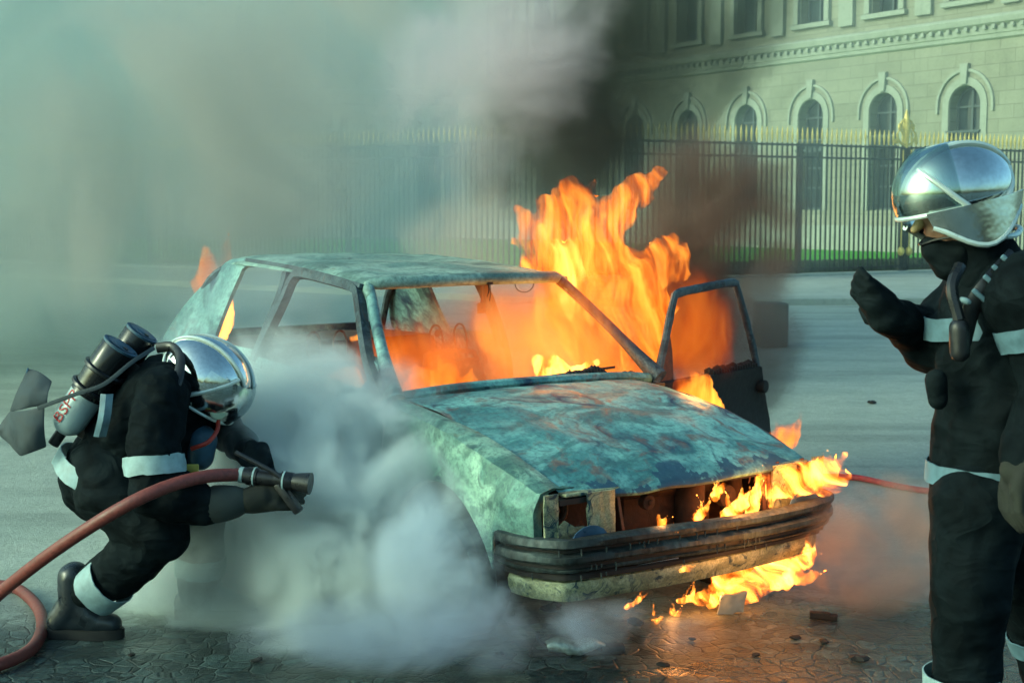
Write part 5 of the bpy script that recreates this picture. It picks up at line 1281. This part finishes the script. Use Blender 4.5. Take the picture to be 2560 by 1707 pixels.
pf = cloud('flame', at(1050, 905, 6.75), (.85, .7, .50), flame_mat('passenger_fire', 1.1, 4.0, 44, (0, .1, 0), 0, .25, .70, True, .6, K=3.6, fall=True)); tag(pf, 'red fire glowing low in the passenger side of the cabin', 'flame', None, 'thing')
dg_ = cloud('flame', at(1730, 840, 7.5), (.62, .8, .80), flame_mat('door_glow', .75, 2.8, 14, (0, .1, 0), 0, .22, .72, True, .6, K=5, fall=True, base=.3)); tag(dg_, 'dull red fire seen through the open door frame', 'flame', None, 'thing')
flame('flame', [[(1930, 1110, 6.2, .05), (1975, 1085, 6.2, .06), (2000, 1050, 6.2, .02), (2004, 1022, 6.2, .004)], [(1955, 1100, 6.2, .05), (1940, 1060, 6.2, .02), (1930, 1050, 6.2, .004)]],
      flame_mat('wing_flame', 1.9, 6, 11, (0, -.2, 0), .1, .28, .64, K=22, step=.4), 'orange flame standing on the far front wing', .012, .03, .06)
flame('flame', licks(10, (1920, 1210), (2060, 1180), 5.75, (.93, -.35), 120, .018, 6, .3)+licks(5, (2040, 1170), (2100, 1150), 5.75, (.5, -.85), 60, .014, 7)+[[(1925, 1225, 5.75, .05), (1980, 1205, 5.75, .062), (2045, 1190, 5.75, .062), (2095, 1160, 5.75, .045), (2115, 1128, 5.75, .008)], [(2060, 1215, 5.75, .04), (2105, 1205, 5.75, .035), (2132, 1185, 5.75, .012)], [(1905, 1200, 5.7, .035), (1945, 1180, 5.75, .03), (2000, 1165, 5.75, .02), (2060, 1150, 5.75, .006)]],
      flame_mat('lamp_flame', 9.0, 10, 12, (0, 1.15, 0), .7, .36, .72, K=15, step=.35), 'bright yellow flame blown sideways from the far headlamp', .012, .04, .07, [(2010, 1190, 5.6, 24, .06)])
flame('flame', [[(1960, 1455, 5.68, .03), (1995, 1420, 5.68, .038), (2022, 1380, 5.68, .032), (2018, 1345, 5.68, .016), (2025, 1325, 5.68, .004)], [(1900, 1470, 5.7, .02), (1960, 1450, 5.7, .026), (2040, 1440, 5.7, .018), (2075, 1415, 5.7, .004)]]+licks(8, (1960, 1460), (2030, 1400), 5.68, (.45, -.9), 90, .014, 15, .4)+licks(12, (1760, 1490), (2000, 1400), 5.92, (.88, -.45), 130, .016, 4, .25)+licks(6, (1960, 1400), (2020, 1380), 5.92, (.3, -.95), 90, .018, 5)+[[(1745, 1500, 5.92, .03), (1830, 1465, 5.92, .045), (1930, 1430, 5.92, .06), (2000, 1400, 5.92, .055), (2020, 1345, 5.92, .03), (2022, 1325, 5.92, .006)], [(1860, 1500, 5.9, .02), (1920, 1470, 5.9, .03), (2000, 1440, 5.92, .02), (2045, 1420, 5.92, .005)], [(1790, 1440, 5.92, .03), (1870, 1420, 5.92, .03), (1950, 1385, 5.92, .02)]],
      flame_mat('spill_flame', 10, 10, 13, (0, .9, 0), .7, .36, .72, K=15, step=.35), 'bright yellow flames streaming under the far end of the bumper', .011, .04, .06, [(1960, 1400, 5.3, 30, .05)])
small = [((1565, 1518), (1600, 1500), (1620, 1480), .016, 'small flame on the ground left of the pale scrap'), ((1700, 1502), (1735, 1492), (1770, 1480), .024, 'low flame licking under the valance'), ((1775, 1512), (1800, 1490), (1815, 1478), .03, 'flame beside the pale scrap'),
         ((1650, 1330), (1655, 1308), (1645, 1285), .024, 'small flame standing on the bumper inside the grille opening'), ((1690, 1332), (1684, 1320), (1682, 1305), .010, 'thin lick of flame in the grille opening'), ((1815, 1290), (1850, 1265), (1875, 1225), .046, 'ring of flame round the burning radiator fan'), ((1880, 1300), (1888, 1250), (1892, 1205), .036, 'upright flame behind the grille stays'), ((1785, 1245), (1800, 1225), (1815, 1205), .026, 'flame under the bonnet edge'),
         ((1700, 1425), (1725, 1420), (1745, 1410), .012, 'flame showing through the valance slot'), ((1690, 1545), (1680, 1530), (1676, 1515), .02, 'orange flame on burning drips under the nose'), ((1625, 1568), (1640, 1555), (1660, 1545), .026, 'red glowing flame at the foot of the drips'), ((1900, 1210), (1895, 1190), (1905, 1170), .02, 'flame curling over the bumper end'), ((1740, 1300), (1755, 1280), (1770, 1262), .026, 'flame at the back of the radiator opening'), ((1920, 1290), (1935, 1265), (1940, 1235), .026, 'flame rising behind the far end of the bumper')]
sm = flame_mat('small_flames', 8.5, 14, 15, (0, .3, 0), .6, .28, .68, K=26, step=.5)
for i, (a, b_, c_, r_, lb) in enumerate(small):
    Y = {12: 5.5, 13: 5.75, 3: 5.3, 4: 5.3, 5: 5.55, 6: 5.6, 7: 5.5, 8: 5.15, 9: 5.85, 10: 5.78, 11: 5.7, 0: 5.9, 1: 5.9, 2: 5.9}.get(i, 5.3)
    flame('flame', licks(4, a, b_, Y, (.35, -.93), 45*r_/.02, r_*.4, 40+i, .5)+[[(*a, Y, r_*.6), (*b_, Y, r_*.7), (*c_, Y, r_*.1)]], sm, lb, .006, .022, .035, [(b_[0], b_[1], Y-.05, 2.5, .02)] if i in (1, 2, 3, 5, 6, 9) else None)
